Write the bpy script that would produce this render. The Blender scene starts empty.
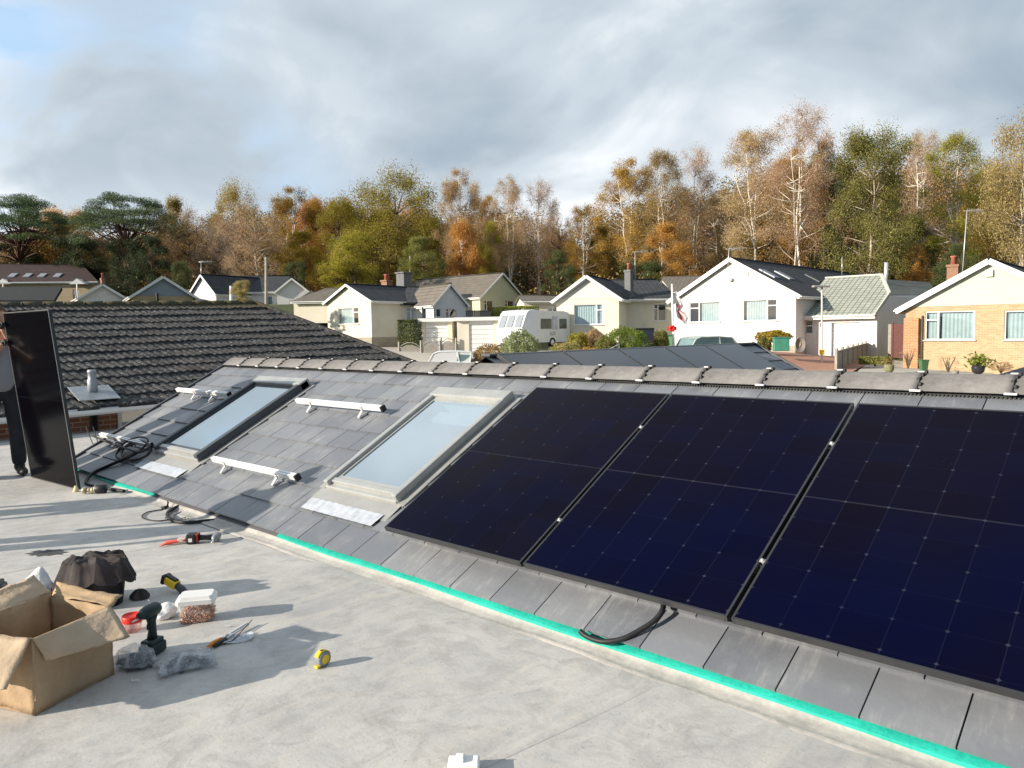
import bpy, bmesh, math, random
import numpy as np
from mathutils import Vector, Matrix
R=math.radians
random.seed(5)
sc=bpy.context.scene
COL=sc.collection
# ---------------------------------------------------------------- camera
F=764.9588
MM=np.array([[0.7316089354495386,0.6815602459103314,-0.014966521474322758],
             [-0.03471137284979563,0.05916779433047219,0.9976443718625136],
             [-0.6808402794821082,0.7293660283483976,-0.0669455788384059]])   # rows: camera right, up, forward in world axes
right,up,fwd=[Vector(r) for r in MM]
CAM=Vector((0,0,1.47))
cd=bpy.data.cameras.new('camera'); cam=bpy.data.objects.new('camera',cd); COL.objects.link(cam)
cam.matrix_world=Matrix.Translation(CAM)@Matrix((right,up,-fwd)).transposed().to_4x4()
cd.sensor_width=36; cd.lens=F/1024*36; cd.clip_end=3000; cd.clip_start=.05
sc.camera=cam
sc.render.resolution_x=1024; sc.render.resolution_y=768
def ray(px,py): return fwd+right*((px-512)/F)+up*((384-py)/F)
def at(px,py,d): return CAM+ray(px,py)*d
def gz(px,py,z=0.0):
    q=ray(px,py); return CAM+q*((z-CAM.z)/q.z)
TH=R(28.225); NS=Vector((0,-math.sin(TH),math.cos(TH))); SV=Vector((0,math.cos(TH),math.sin(TH)))
EO=Vector((0,2.80,.055))
def roofpt(px,py,off=0):
    q=ray(px,py); return CAM+q*((NS.dot(EO-CAM)+off)/NS.dot(q))
def rp(x,v,w=0): return EO+Vector((x,0,0))+SV*v+NS*w         # roof coordinates to world
# ---------------------------------------------------------------- nodes / materials
class NT:
    def __init__(s,m):
        m.use_nodes=True; s.t=m.node_tree; s.n=s.t.nodes
        s.b=s.n.get('Principled BSDF'); s.out=s.n.get('Material Output')
    def new(s,t,**k):
        a=s.n.new(t)
        for x,y in k.items(): setattr(a,x,y)
        return a
    def ln(s,a,b): s.t.links.new(a,b)
    def m(s,op,a,b=None,c=None):
        n=s.new('ShaderNodeMath',operation=op)
        for i,v in enumerate((a,b,c)):
            if v is None: continue
            if isinstance(v,(int,float)): n.inputs[i].default_value=v
            else: s.ln(v,n.inputs[i])
        return n.outputs[0]
    def noise(s,vec,scale,detail=4,rough=.55,dist=0):
        n=s.new('ShaderNodeTexNoise'); n.inputs['Scale'].default_value=scale; n.inputs['Detail'].default_value=detail
        n.inputs['Roughness'].default_value=rough; n.inputs['Distortion'].default_value=dist
        if vec is not None: s.ln(vec,n.inputs['Vector'])
        return n.outputs['Fac']
    def mix(s,f,a,b,mode='MIX'):
        n=s.new('ShaderNodeMix',data_type='RGBA',blend_type=mode)
        for i,v in ((0,f),(6,a),(7,b)):
            if isinstance(v,(int,float)): n.inputs[i].default_value=v
            elif isinstance(v,tuple): n.inputs[i].default_value=(*v[:3],1)
            else: s.ln(v,n.inputs[i])
        return n.outputs[2]
    def ramp(s,v,p0,p1,a=0.0,b=1.0):
        n=s.new('ShaderNodeMapRange'); s.ln(v,n.inputs[0])
        for i,x in enumerate((p0,p1,a,b)): n.inputs[i+1].default_value=x
        return n.outputs[0]
    def coord(s,kind='Object',scale=(1,1,1),rot=(0,0,0)):
        c=s.new('ShaderNodeTexCoord'); mp=s.new('ShaderNodeMapping')
        mp.inputs['Scale'].default_value=scale; mp.inputs['Rotation'].default_value=rot
        s.ln(c.outputs[kind],mp.inputs['Vector']); return mp.outputs[0]
    def bump(s,h,strength=.3,dist=.01):
        n=s.new('ShaderNodeBump'); n.inputs['Strength'].default_value=strength; n.inputs['Distance'].default_value=dist
        s.ln(h,n.inputs['Height']); s.ln(n.outputs[0],s.b.inputs['Normal'])
    def set(s,rough=.8,spec=.5,metal=0):
        s.b.inputs['Roughness'].default_value=rough; s.b.inputs['Specular IOR Level'].default_value=spec; s.b.inputs['Metallic'].default_value=metal
MATS={}
def pm(name,c,rough=.8,var=.2,scale=6,c2=None,bump=0,bscale=40,bd=.01,metal=0,spec=.4,island=0,trans=0,fine=0):
    if name in MATS: return MATS[name]
    m=bpy.data.materials.new(name); N=NT(m); N.set(rough,spec,metal)
    v=N.coord()
    n=N.noise(v,scale,5,.6)
    dark=tuple(x*(1-var) for x in c); lite=tuple(min(1,x*(1+var)) for x in (c2 or c))
    col=N.mix(N.ramp(n,.3,.7),dark,lite)
    if fine:
        col=N.mix(fine,col,N.mix(N.ramp(N.noise(v,scale*9,3),.35,.65),tuple(x*.45 for x in c),tuple(min(1,x*1.5) for x in c)))
    if island:
        g=N.new('ShaderNodeNewGeometry'); f=N.ramp(g.outputs['Random Per Island'],0,1,1-island,1+island)
        hs=N.new('ShaderNodeHueSaturation'); N.ln(f,hs.inputs['Value']); N.ln(col,hs.inputs['Color']); col=hs.outputs[0]
    N.ln(col,N.b.inputs['Base Color'])
    if bump: N.bump(N.noise(v,bscale,4),bump,bd)
    if trans:
        N.b.inputs['Transmission Weight'].default_value=trans; N.b.inputs['IOR'].default_value=1.15
    MATS[name]=m; return m
# ---------------------------------------------------------------- mesh builder
ROOT={}
class MB:
    def __init__(s): s.v=[]; s.f=[]; s.uv=[]; s.mi=[]; s.smooth=[]
    def face(s,pts,uv=None,mi=0,sm=False):
        b=len(s.v); s.v+= [tuple(p) for p in pts]; s.f.append(tuple(range(b,b+len(pts)))); s.uv.append(uv); s.mi.append(mi); s.smooth.append(sm)
    def raw(s,vs,fs,mi=0,sm=False):
        b=len(s.v); s.v+=[tuple(p) for p in vs]
        for f in fs: s.f.append(tuple(b+i for i in f)); s.uv.append(None); s.mi.append(mi); s.smooth.append(sm)
    def box(s,c,sx,sy,sz,ax=None,mi=0,bev=0):
        c=Vector(c); X,Y,Z=ax or (Vector((1,0,0)),Vector((0,1,0)),Vector((0,0,1)))
        if bev:
            hs=(sx/2,sy/2,sz/2); b=min(bev,min(hs)*.9); bm=bmesh.new(); bmesh.ops.create_cube(bm,size=1)
            for v in bm.verts: v.co=Vector((v.co.x*sx,v.co.y*sy,v.co.z*sz))
            bmesh.ops.bevel(bm,geom=list(bm.edges),offset=b,segments=2,affect='EDGES',profile=.5)
            bm.verts.index_update()
            s.raw([c+X*v.co.x+Y*v.co.y+Z*v.co.z for v in bm.verts],[[v.index for v in f.verts] for f in bm.faces],mi); bm.free(); return
        p=[c+X*(i*sx/2)+Y*(j*sy/2)+Z*(k*sz/2) for k in(-1,1) for j in(-1,1) for i in(-1,1)]
        s.raw(p,[(0,2,3,1),(4,5,7,6),(0,1,5,4),(2,6,7,3),(0,4,6,2),(1,3,7,5)],mi)
    def beam(s,a,b,w,h,upv=Vector((0,0,1)),mi=0,bev=0):
        a=Vector(a);b=Vector(b);Y=(b-a); L=Y.length; Y.normalize(); X=Y.cross(Vector(upv)).normalized(); Z=X.cross(Y)
        s.box((a+b)/2,w,L,h,(X,Y,Z),mi,bev)
    def tube(s,path,r,n=8,mi=0,cap=True,sm=True):
        path=[Vector(p) for p in path]; m=len(path); rs=r if isinstance(r,(list,tuple)) else [r]*m
        vs=[];fs=[]; ref=None
        for i,p in enumerate(path):
            t=(path[min(i+1,m-1)]-path[max(i-1,0)]); 
            if t.length<1e-9: t=Vector((0,0,1))
            t.normalize()
            if ref is None: ref=Vector((0,0,1)) if abs(t.z)<.9 else Vector((1,0,0))
            a=t.cross(ref)
            if a.length<1e-6: a=t.cross(Vector((.3,1,.1)))
            a.normalize(); bb=t.cross(a).normalized(); ref=a.cross(t)*1.0
            for k in range(n):
                w=2*math.pi*k/n; vs.append(p+(a*math.cos(w)+bb*math.sin(w))*rs[i])
        for i in range(m-1):
            for k in range(n):
                fs.append((i*n+k,i*n+(k+1)%n,(i+1)*n+(k+1)%n,(i+1)*n+k))
        if cap: fs.append(tuple(range(n-1,-1,-1))); fs.append(tuple((m-1)*n+k for k in range(n)))
        s.raw(vs,fs,mi,sm)
    def lathe(s,o,prof,n=20,ax=None,mi=0,sm=True):
        o=Vector(o); X,Y,Z=ax or (Vector((1,0,0)),Vector((0,1,0)),Vector((0,0,1)))
        vs=[];fs=[]
        for r,z in prof:
            for k in range(n):
                w=2*math.pi*k/n; vs.append(o+X*(r*math.cos(w))+Y*(r*math.sin(w))+Z*z)
        for i in range(len(prof)-1):
            for k in range(n): fs.append((i*n+k,i*n+(k+1)%n,(i+1)*n+(k+1)%n,(i+1)*n+k))
        if prof[0][0]>1e-5: fs.append(tuple(range(n-1,-1,-1)))
        if prof[-1][0]>1e-5: fs.append(tuple((len(prof)-1)*n+k for k in range(n)))
        s.raw(vs,fs,mi,sm)
    def blob(s,c,rx,ry,rz,seed=0,amp=.15,seg=14,ax=None,mi=0,flat=False):
        rnd=random.Random(seed); ph=[rnd.uniform(0,6.28) for _ in range(8)]; c=Vector(c)
        X,Y,Z=ax or (Vector((1,0,0)),Vector((0,1,0)),Vector((0,0,1)))
        vs=[];fs=[]; m=seg//2
        for i in range(m+1):
            t=math.pi*i/m
            for k in range(seg):
                w=2*math.pi*k/seg
                d=1+amp*(math.sin(3*w+ph[0]+2*t)+.7*math.sin(5*w+ph[1]-3*t)+.6*math.sin(4*t+ph[2]+w)+.5*math.sin(9*w+ph[3]+5*t))
                x,y,z=math.sin(t)*math.cos(w)*d,math.sin(t)*math.sin(w)*d,math.cos(t)*(1+.4*(d-1))
                if i in(0,m): x=y=0
                if flat and z<-.55: z=-.55
                vs.append(c+X*x*rx+Y*y*ry+Z*z*rz)
        for i in range(m):
            for k in range(seg): fs.append((i*seg+k,(i+1)*seg+k,(i+1)*seg+(k+1)%seg,i*seg+(k+1)%seg))
        s.raw(vs,fs,mi,True)
    def build(s,name,mats,parent=None,local=False,weld=False):
        me=bpy.data.meshes.new(name)
        vs=s.v
        if parent is not None and not local:
            inv=ROOT[parent.name].inverted(); vs=[tuple(inv@Vector(p)) for p in vs]
        me.from_pydata(vs,[],s.f)
        if not isinstance(mats,(list,tuple)): mats=[mats]
        for m in mats: me.materials.append(m)
        me.polygons.foreach_set('material_index',s.mi); me.polygons.foreach_set('use_smooth',s.smooth)
        if any(u is not None for u in s.uv):
            ul=me.uv_layers.new(name='UVMap'); i=0
            for f,u in zip(s.f,s.uv):
                for k in range(len(f)):
                    if u is not None: ul.data[i].uv=u[k]
                    i+=1
        if weld:
            bm=bmesh.new(); bm.from_mesh(me); bmesh.ops.remove_doubles(bm,verts=bm.verts,dist=1e-4); bm.to_mesh(me); bm.free()
        me.update()
        o=bpy.data.objects.new(name,me); COL.objects.link(o)
        if parent is not None:
            o.parent=parent; ROOT[o.name]=ROOT[parent.name]
        else: ROOT[o.name]=Matrix()
        return o
def tag(o,label=None,cat=None,group=None,kind=None):
    if label: o['label']=label
    if cat: o['category']=cat
    if group: o['group']=group
    if kind: o['kind']=kind
    return o
def thing(name,label,cat,loc=(0,0,0),rz=0,group=None):
    o=bpy.data.objects.new(name,None); COL.objects.link(o); o.location=loc; o.rotation_euler=(0,0,rz); o.empty_display_size=.2
    ROOT[o.name]=Matrix.Translation(Vector(loc))@Matrix.Rotation(rz,4,'Z')
    return tag(o,label,cat,group)
def mesh_thing(mb,name,mats,label,cat,loc,rz=0,group=None):
    """a thing that is one mesh, origin at loc, verts given in world space"""
    M=Matrix.Translation(Vector(loc))@Matrix.Rotation(rz,4,'Z'); inv=M.inverted()
    mb.v=[tuple(inv@Vector(p)) for p in mb.v]
    o=mb.build(name,mats); o.location=loc; o.rotation_euler=(0,0,rz); ROOT[o.name]=M
    return tag(o,label,cat,group)
def copy_tree(o,parent=None):
    c=o.copy(); COL.objects.link(c)
    if parent is not None: c.parent=parent
    for ch in list(o.children): copy_tree(ch,c)
    return c
# ---------------------------------------------------------------- world, sun
SAZ,SEL=R(63),R(19)
sdir=Vector((math.cos(SAZ)*math.cos(SEL),math.sin(SAZ)*math.cos(SEL),-math.sin(SEL)))
sl=bpy.data.lights.new('sun','SUN'); sl.energy=4.6; sl.angle=R(.5); sl.color=(1,.9,.76)
so=bpy.data.objects.new('sun',sl); COL.objects.link(so); so.rotation_euler=sdir.to_track_quat('-Z','Y').to_euler()
W=bpy.data.worlds.new('World'); sc.world=W; W.use_nodes=True
N=NT.__new__(NT); N.t=W.node_tree; N.n=N.t.nodes
bg=N.n['Background']; bg.inputs['Strength'].default_value=.1
sky=N.new('ShaderNodeTexSky',sky_type='NISHITA'); sky.sun_disc=False; sky.sun_elevation=SEL; sky.sun_rotation=R(207); sky.altitude=30; sky.dust_density=1.2
tc=N.new('ShaderNodeTexCoord'); sp=N.new('ShaderNodeSeparateXYZ'); N.ln(tc.outputs['Generated'],sp.inputs[0])
x,y,z=sp.outputs
zz=N.m('ADD',N.m('MAXIMUM',z,0.0),.36)
cx=N.new('ShaderNodeCombineXYZ'); N.ln(N.m('DIVIDE',x,zz),cx.inputs[0]); N.ln(N.m('DIVIDE',y,zz),cx.inputs[1])
mp=N.new('ShaderNodeMapping'); mp.inputs['Rotation'].default_value=(0,0,R(25)); mp.inputs['Scale'].default_value=(1.05,1.2,1); mp.inputs['Location'].default_value=(3.1,1.7,0)
N.ln(cx.outputs[0],mp.inputs[0]); cv=mp.outputs[0]
n1=N.noise(cv,.75,5,.45,.3); n2=N.noise(cv,2.2,7,.5,.5); n3=N.noise(cv,.6,3,.5)
side=N.m('ADD',N.m('MULTIPLY',x,-.95),N.m('MULTIPLY',y,-.10))     # brighter towards the west side
shade=N.m('ADD',N.m('MULTIPLY',N.ramp(n1,.36,.64),.72),N.m('MULTIPLY',N.ramp(n2,.34,.66),.40))
shade=N.m('ADD',shade,N.m('MULTIPLY',N.m('SUBTRACT',side,.45),.85))
low=N.m('SUBTRACT',1.0,N.ramp(z,0,.35)); shade=N.m('ADD',shade,N.m('MULTIPLY',low,.07))
cl=N.new('ShaderNodeValToRGB'); N.ln(shade,cl.inputs[0])
e=cl.color_ramp.elements; e[0].position=.02; e[0].color=(.205,.255,.315,1); e[1].position=.90; e[1].color=(.66,.68,.70,1)
k=e.new(.32); k.color=(.275,.33,.385,1); k=e.new(.60); k.color=(.40,.45,.495,1)
clouds=N.mix(1.0,cl.outputs[0],(10.0,10.0,10.0),'MULTIPLY')
bluegap=N.m('MULTIPLY',N.ramp(n3,.42,.54),N.ramp(n2,.45,.58)); bluegap=N.m('MULTIPLY',N.m('MULTIPLY',bluegap,.95),N.ramp(side,.3,.9))
N.ln(N.mix(bluegap,clouds,N.mix(.5,sky.outputs[0],(3.9,6.0,8.6))),bg.inputs[0])
vs=sc.view_settings; vs.view_transform='Standard'; vs.look='None'; vs.gamma=1; vs.exposure=0.7
sc.render.engine='CYCLES'
try: sc.cycles.max_bounces=6; sc.cycles.transparent_max_bounces=12; sc.cycles.caustics_reflective=False; sc.cycles.caustics_refractive=False
except Exception: pass
# ---------------------------------------------------------------- materials
def mat_membrane():
    m=bpy.data.materials.new('flat_roof_felt'); N=NT(m); N.set(.75,.35); v=N.coord()
    a=N.noise(v,1.3,6,.62,.6); b=N.noise(v,7,6,.65,.8); c=N.noise(N.coord(scale=(2.2,.6,1),rot=(0,0,.35)),3,6,.65,1.2); d=N.noise(v,38,4,.7)
    col=N.mix(N.ramp(a,.34,.66),(.41,.405,.395),(.57,.55,.52))
    col=N.mix(N.m('MULTIPLY',N.ramp(b,.45,.70),.65),col,(.33,.32,.31))
    col=N.mix(N.m('MULTIPLY',N.ramp(c,.44,.70),.45),col,(.66,.61,.53))
    col=N.mix(N.m('MULTIPLY',N.ramp(N.noise(v,2.6,7,.7,2),.56,.62),.30),col,(.33,.31,.28))
    col=N.mix(N.m('MULTIPLY',N.ramp(d,.55,.75),.30),col,(.24,.235,.23))
    col=N.mix(N.m('MULTIPLY',N.ramp(N.noise(v,95,3,.6),.66,.70),.5),col,(.75,.72,.66)); col=N.mix(N.m('MULTIPLY',N.ramp(N.noise(v,70,3,.6),.68,.71),.6),col,(.15,.14,.13))
    # sandy dirt washed along the eaves
    s=N.new('ShaderNodeSeparateXYZ'); N.ln(v,s.inputs[0])
    ey=N.m('ADD',s.outputs[1],N.m('MULTIPLY',b,.35)); dirt=N.m('MULTIPLY',N.ramp(ey,2.62,2.86),.6)
    col=N.mix(dirt,col,(.62,.52,.40))
    N.ln(col,N.b.inputs['Base Color']); N.ln(N.ramp(b,.3,.7,.62,.88),N.b.inputs['Roughness'])
    h=N.m('ADD',N.m('MULTIPLY',a,1.5),N.m('MULTIPLY',N.noise(v,60,3),.25)); N.bump(h,.25,.015)
    return m
def mat_slate():
    m=bpy.data.materials.new('slate'); N=NT(m); N.set(.45,.75); v=N.coord()
    g=N.new('ShaderNodeNewGeometry'); r=g.outputs['Random Per Island']
    a=N.noise(v,3.0,6,.6); b=N.noise(N.coord(scale=(7,1.2,1.2)),4,6,.7,.4)
    col=N.mix(N.ramp(r,0,1),(.120,.130,.150),(.190,.200,.218))
    col=N.mix(N.m('MULTIPLY',N.ramp(a,.45,.72),.40),col,(.27,.275,.28))
    col=N.mix(N.m('MULTIPLY',N.m('MULTIPLY',N.ramp(b,.50,.68),N.ramp(a,.44,.64)),.42),col,(.45,.45,.44))
    N.ln(col,N.b.inputs['Base Color']); N.ln(N.ramp(a,.3,.7,.34,.60),N.b.inputs['Roughness'])
    N.bump(N.noise(v,45,4),.25,.004); return m
def mat_tiles(name,c1,c2,tw=.33,th=.34,mortar=.03,bumpd=.03,spk=(.3,.29,.26),rough=.85,moss=None,stag=0):
    m=bpy.data.materials.new(name); N=NT(m); N.set(rough,.3); v=N.coord('UV')
    b=N.new('ShaderNodeTexBrick'); N.ln(v,b.inputs['Vector']); b.offset=stag
    b.inputs['Color1'].default_value=(*c1,1); b.inputs['Color2'].default_value=(*c2,1); b.inputs['Mortar'].default_value=(*[x*.3 for x in c1],1)
    b.inputs['Scale'].default_value=1; b.inputs['Mortar Size'].default_value=mortar*.5; b.inputs['Brick Width'].default_value=tw; b.inputs['Row Height'].default_value=th; b.inputs['Mortar Smooth'].default_value=.3
    o=N.coord(); a=N.noise(o,1.5,6,.65); col=N.mix(N.m('MULTIPLY',N.ramp(a,.5,.75),.35),b.outputs['Color'],spk)
    col=N.mix(N.m('MULTIPLY',N.ramp(N.noise(o,9,4,.7),.62,.74),.5),col,moss or spk)
    N.ln(col,N.b.inputs['Base Color'])
    s=N.new('ShaderNodeSeparateXYZ'); N.ln(v,s.inputs[0]); fr=N.m('FRACT',N.m('DIVIDE',s.outputs[1],th))
    h=N.m('SUBTRACT',N.m('MULTIPLY',b.outputs['Fac'],-.5),fr); N.bump(h,.9,bumpd); return m
def mat_brick(name,c1,c2,mort,sc_=1.0):
    m=bpy.data.materials.new(name); N=NT(m); N.set(.9,.2); v=N.coord('UV')
    b=N.new('ShaderNodeTexBrick'); N.ln(v,b.inputs['Vector']); b.inputs['Color1'].default_value=(*c1,1); b.inputs['Color2'].default_value=(*c2,1); b.inputs['Mortar'].default_value=(*mort,1)
    b.inputs['Scale'].default_value=1; b.inputs['Mortar Size'].default_value=.007*sc_; b.inputs['Brick Width'].default_value=.225*sc_; b.inputs['Row Height'].default_value=.075*sc_
    b.inputs['Bias'].default_value=-.1
    o=N.coord(); col=N.mix(N.m('MULTIPLY',N.ramp(N.noise(o,2,5),.4,.7),.25),b.outputs['Color'],tuple(x*.65 for x in c1))
    N.ln(col,N.b.inputs['Base Color']); N.bump(b.outputs['Fac'],-.5,.008); return m
def mat_boards(name,c,pitch=.16,vert=False):
    m=bpy.data.materials.new(name); N=NT(m); N.set(.55,.35); v=N.coord('UV')
    s=N.new('ShaderNodeSeparateXYZ'); N.ln(v,s.inputs[0]); fr=N.m('FRACT',N.m('DIVIDE',s.outputs[0 if vert else 1],pitch))
    ed=N.m('LESS_THAN',fr,.10); col=N.mix(N.m('MULTIPLY',ed,.38),c,tuple(x*.45 for x in c))
    col=N.mix(N.m('MULTIPLY',N.ramp(N.noise(N.coord(),2,5),.4,.75),.18),col,tuple(x*.7 for x in c))
    N.ln(col,N.b.inputs['Base Color']); N.bump(fr,-.8,.015); return m
M_felt=mat_membrane(); M_slate=mat_slate()
M_white=pm('white_upvc',(.80,.80,.79),.35,.05,3)
M_render=pm('white_render',(.70,.70,.69),.85,.07,1.5,bump=.2,bscale=80)
M_cream=pm('cream_render',(.70,.655,.54),.85,.07,1.2,bump=.2,bscale=80)
M_yellow=mat_boards('pale_yellow_boarding',(.62,.60,.40),.17)
M_wclad=mat_boards('white_boarding',(.66,.65,.605),.17)
M_sage=mat_boards('pale_sage_boarding',(.50,.53,.45),.15)
M_grclad=mat_boards('blue_grey_boarding',(.27,.31,.36),.17)
M_ybrick=mat_brick('yellow_brick',(.50,.375,.21),(.40,.27,.135),(.50,.45,.37))
M_rbrick=mat_brick('red_brick',(.36,.15,.08),(.26,.10,.055),(.48,.42,.34))
M_stone=mat_brick('stone_plinth',(.42,.37,.30),(.33,.29,.23),(.40,.37,.32),1.6)
M_tslate=mat_tiles('dark_concrete_tiles',(.045,.05,.058),(.065,.07,.078),.33,.35,spk=(.09,.09,.09))
M_tbrown=mat_tiles('brown_concrete_tiles',(.20,.175,.145),(.155,.14,.12),.33,.35,spk=(.24,.21,.17))
M_tmaroon=mat_tiles('maroon_tiles',(.070,.045,.043),(.055,.036,.036),.33,.35,spk=(.09,.06,.055))
M_tgreen=mat_tiles('pale_green_tiles',(.40,.42,.36),(.33,.355,.30),.30,.32,.05,spk=(.46,.46,.40))
M_black=pm('black_plastic',(.012,.012,.013),.45,.3,20,spec=.5)
M_rubber=pm('black_rubber',(.013,.013,.014),.55,.3,15)
M_dgrey=pm('dark_grey_metal',(.055,.06,.068),.45,.2,8,spec=.5)
M_alu=pm('aluminium',(.74,.74,.73),.32,.08,10,metal=.55)
M_galv=pm('lead_sheet',(.32,.35,.38),.5,.2,9,metal=.3)
M_flash=pm('grey_flashing',(.36,.36,.345),.45,.12,5,metal=.35)
M_silverf=pm('grey_window_trim',(.42,.425,.41),.4,.1,6,metal=.4)
M_glassdk=None
def mat_pane(name,fac=.22,tint=(.85,.93,.95),rough=.02,gl=(1,1,1)):
    m=bpy.data.materials.new(name); N=NT(m); N.n.remove(N.b)
    t=N.new('ShaderNodeBsdfTransparent'); t.inputs[0].default_value=(*tint,1); g=N.new('ShaderNodeBsdfGlossy'); g.inputs['Roughness'].default_value=rough
    g.inputs['Color'].default_value=(*gl,1)
    mx=N.new('ShaderNodeMixShader'); mx.inputs[0].default_value=fac; N.ln(t.outputs[0],mx.inputs[1]); N.ln(g.outputs[0],mx.inputs[2]); N.ln(mx.outputs[0],N.out.inputs[0])
    return m
M_pane=mat_pane('window_glass',.2); 
M_skypane=mat_pane('rooflight_glass',.72,(.66,.90,1.0),gl=(.90,.97,1.0))
M_curtain=pm('pale_curtain',(.50,.56,.56),.9,.12,4)
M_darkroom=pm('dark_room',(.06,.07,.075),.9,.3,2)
M_patio=pm('pale_paving',(.46,.42,.36),.85,.18,1.2,fine=.3)
M_asph=pm('asphalt',(.10,.10,.10),.9,.2,2,fine=.35)
M_bdrive=pm('terracotta_block_paving',(.42,.22,.15),.9,.15,2,fine=.35)
M_grass=pm('grass_ground',(.07,.085,.03),.95,.3,.8,fine=.4)
M_wood=pm('weathered_timber',(.33,.31,.27),.85,.2,6,bump=.3)
M_green=pm('green_plastic',(.03,.17,.10),.4,.15,5)
M_red=pm('red_plastic',(.70,.03,.02),.35,.1,9)
M_yel=pm('yellow_plastic',(.80,.55,.03),.4,.08,9)
M_orange=pm('orange_plastic',(.75,.25,.03),.4,.1,9)
M_card=pm('cardboard',(.40,.285,.175),.9,.16,5,bump=.5,bscale=7,bd=.03,fine=.06)
M_card2=pm('cardboard_pale',(.47,.36,.25),.9,.14,5,bump=.5,bscale=9,bd=.03)
M_cloth=pm('charcoal_fleece',(.035,.030,.031),.95,.3,5,bump=.5,bscale=40,bd=.004,c2=(.060,.050,.048))
M_poly=None
# ---------------------------------------------------------------- terrain
CP=[(455,350,52),(385,348,52),(520,352,50),(600,353,42),(560,352,44),(700,352,40),(745,353,40),(845,357,45),(800,356,44),(970,373,33),(900,370,33),(1020,378,33),
    (100,309,62),(164,308,58),(250,305,66),(20,300,78),(500,323,66),(300,303,70)]
CPW=[tuple(at(*c)) for c in CP]
for X in (-30,-20,-12,-4,4,12,30):
    for Y in (-20,-8,0,6,12): CPW.append((X,Y,-2.65))
for X in (-18,-8,2,12): CPW.append((X,19,-2.2))
for i,dd in enumerate((75,85,80,75,70,66,62,62)):
    p=at(20+i*140,300,dd); CPW.append((p.x,p.y,1.9+ (2.6-i*.28)))
    p=at(20+i*140,300,dd+60); CPW.append((p.x,p.y,5.5))
CPA=np.array(CPW)
def gh(x,y):
    d=(CPA[:,0]-x)**2+(CPA[:,1]-y)**2+1.0; w=d**-1.6; return float((w*CPA[:,2]).sum()/w.sum())
def gp(px,d):
    """ground point in the direction of picture column px at depth d"""
    q=fwd+right*((px-512)/F); p=CAM+q*d; return Vector((p.x,p.y,gh(p.x,p.y)))
mb=MB(); xs=[-900,-600,-400,-280,-200]+[-160+3*i for i in range(74)]+[90,150,260,420,700,900]; ys=[-600,-300,-120,-60]+[-30+3*i for i in range(60)]+[170,220,320,500,800,1100]
P=[[Vector((a,b,gh(a,b))) for b in ys] for a in xs]
mb.raw([p for r_ in P for p in r_],[(i*len(ys)+j,(i+1)*len(ys)+j,(i+1)*len(ys)+j+1,i*len(ys)+j+1) for i in range(len(xs)-1) for j in range(len(ys)-1)],0,True)
tag(mb.build('ground',M_grass),kind='structure')
def drape(name,pts,mat,dz=.03,n=14):
    """sheet laid on the ground between four (px,depth) corners"""
    a,b,c,d=[gp(*p) for p in pts]; mb=MB(); vs=[];
    for i in range(n+1):
        for j in range(n+1):
            u,v=i/n,j/n; p=(a*(1-u)+b*u)*(1-v)+(d*(1-u)+c*u)*v; vs.append((p.x,p.y,gh(p.x,p.y)+dz))
    mb.raw(vs,[(i*(n+1)+j,(i+1)*(n+1)+j,(i+1)*(n+1)+j+1,i*(n+1)+j+1) for i in range(n) for j in range(n)],0,True)
    return tag(mb.build(name,mat),kind='structure')
drape('road',[(150,34),(640,24),(640,31),(150,46)],M_asph,.04)
drape('driveway',[(370,36),(520,36),(520,47),(375,53)],M_patio,.05)
drape('driveway',[(470,37),(640,34),(600,50),(480,54)],M_patio,.058)
drape('driveway',[(640,30),(780,28),(780,41),(640,41)],M_patio,.05)
drape('driveway',[(745,31),(850,31),(884,46),(785,46)],M_bdrive,.07)
drape('patio',[(840,25),(1120,20),(1120,34),(870,40)],M_patio,.06)
# ================================================================ the house we stand on
X1=Vector((1,0,0)); Y1=Vector((0,1,0)); Z1=Vector((0,0,1))
RA=(X1,SV,NS)
house=thing('house','single-storey house under the camera with grey felt flat roof and low slate pitched roof','house',(-5,2,-2.6))
mb=MB(); gx=[-13.15+.105*i for i in range(161)]; gy=[-6+.1*j for j in range(88)]
def fz(x,y): return .006*math.sin(x*1.7+y*.6)+.004*math.sin(y*2.3-x*.9)
mb.raw([(x,y,fz(x,y)) for x in gx for y in gy],[(i*88+j,(i+1)*88+j,(i+1)*88+j+1,i*88+j+1) for i in range(160) for j in range(87)],0,True)
for i in range(9):   # flat part carrying on past the end of the slates
    pass
a0=[(-13.15,2.69,.001),(-9.3,2.69,.001),(-9.3,6.4,.001),(-13.15,6.4,.001)]
mb.raw(a0,[(0,1,2,3)]); mb.box((-4.95,-1.6,-.12),16.4,8.6,.2); mb.box((-11.25,4.3,-.12),3.8,4.2,.2)
mb.build('flat_roof',M_felt,house)
# lapped seams in the felt
for x0,y0,x1,y1 in ((-2.35,-3,-1.75,2.62),(-6.1,-3,-5.5,2.6),(-9.9,-3,-9.3,2.2)):
    mb=MB(); n=60; L=[]
    for i in range(n+1):
        t=i/n; X=x0+(x1-x0)*t+.012*math.sin(t*21); Y=y0+(y1-y0)*t; L.append((X,Y))
    vs=[(a+o_,b,fz(a,b)+w_) for (a,b) in L for o_,w_ in ((0,.0004),(.012,.0022),(.045,.0024),(.058,.0004))]
    mb.raw(vs,[(i_*4+j_,(i_+1)*4+j_,(i_+1)*4+j_+1,i_*4+j_+1) for i_ in range(n) for j_ in range(3)],0,True)
    mb.build('felt_seam',M_felt,house)
mb=MB(); mb.box((-4.95,-1.6,-1.42),16,8.2,2.38); mb.box((-4.9,4.9,-1.33),9.1,4.2,2.5); mb.box((-5,8.2,-1.4),6,4.4,2.2)
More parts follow.
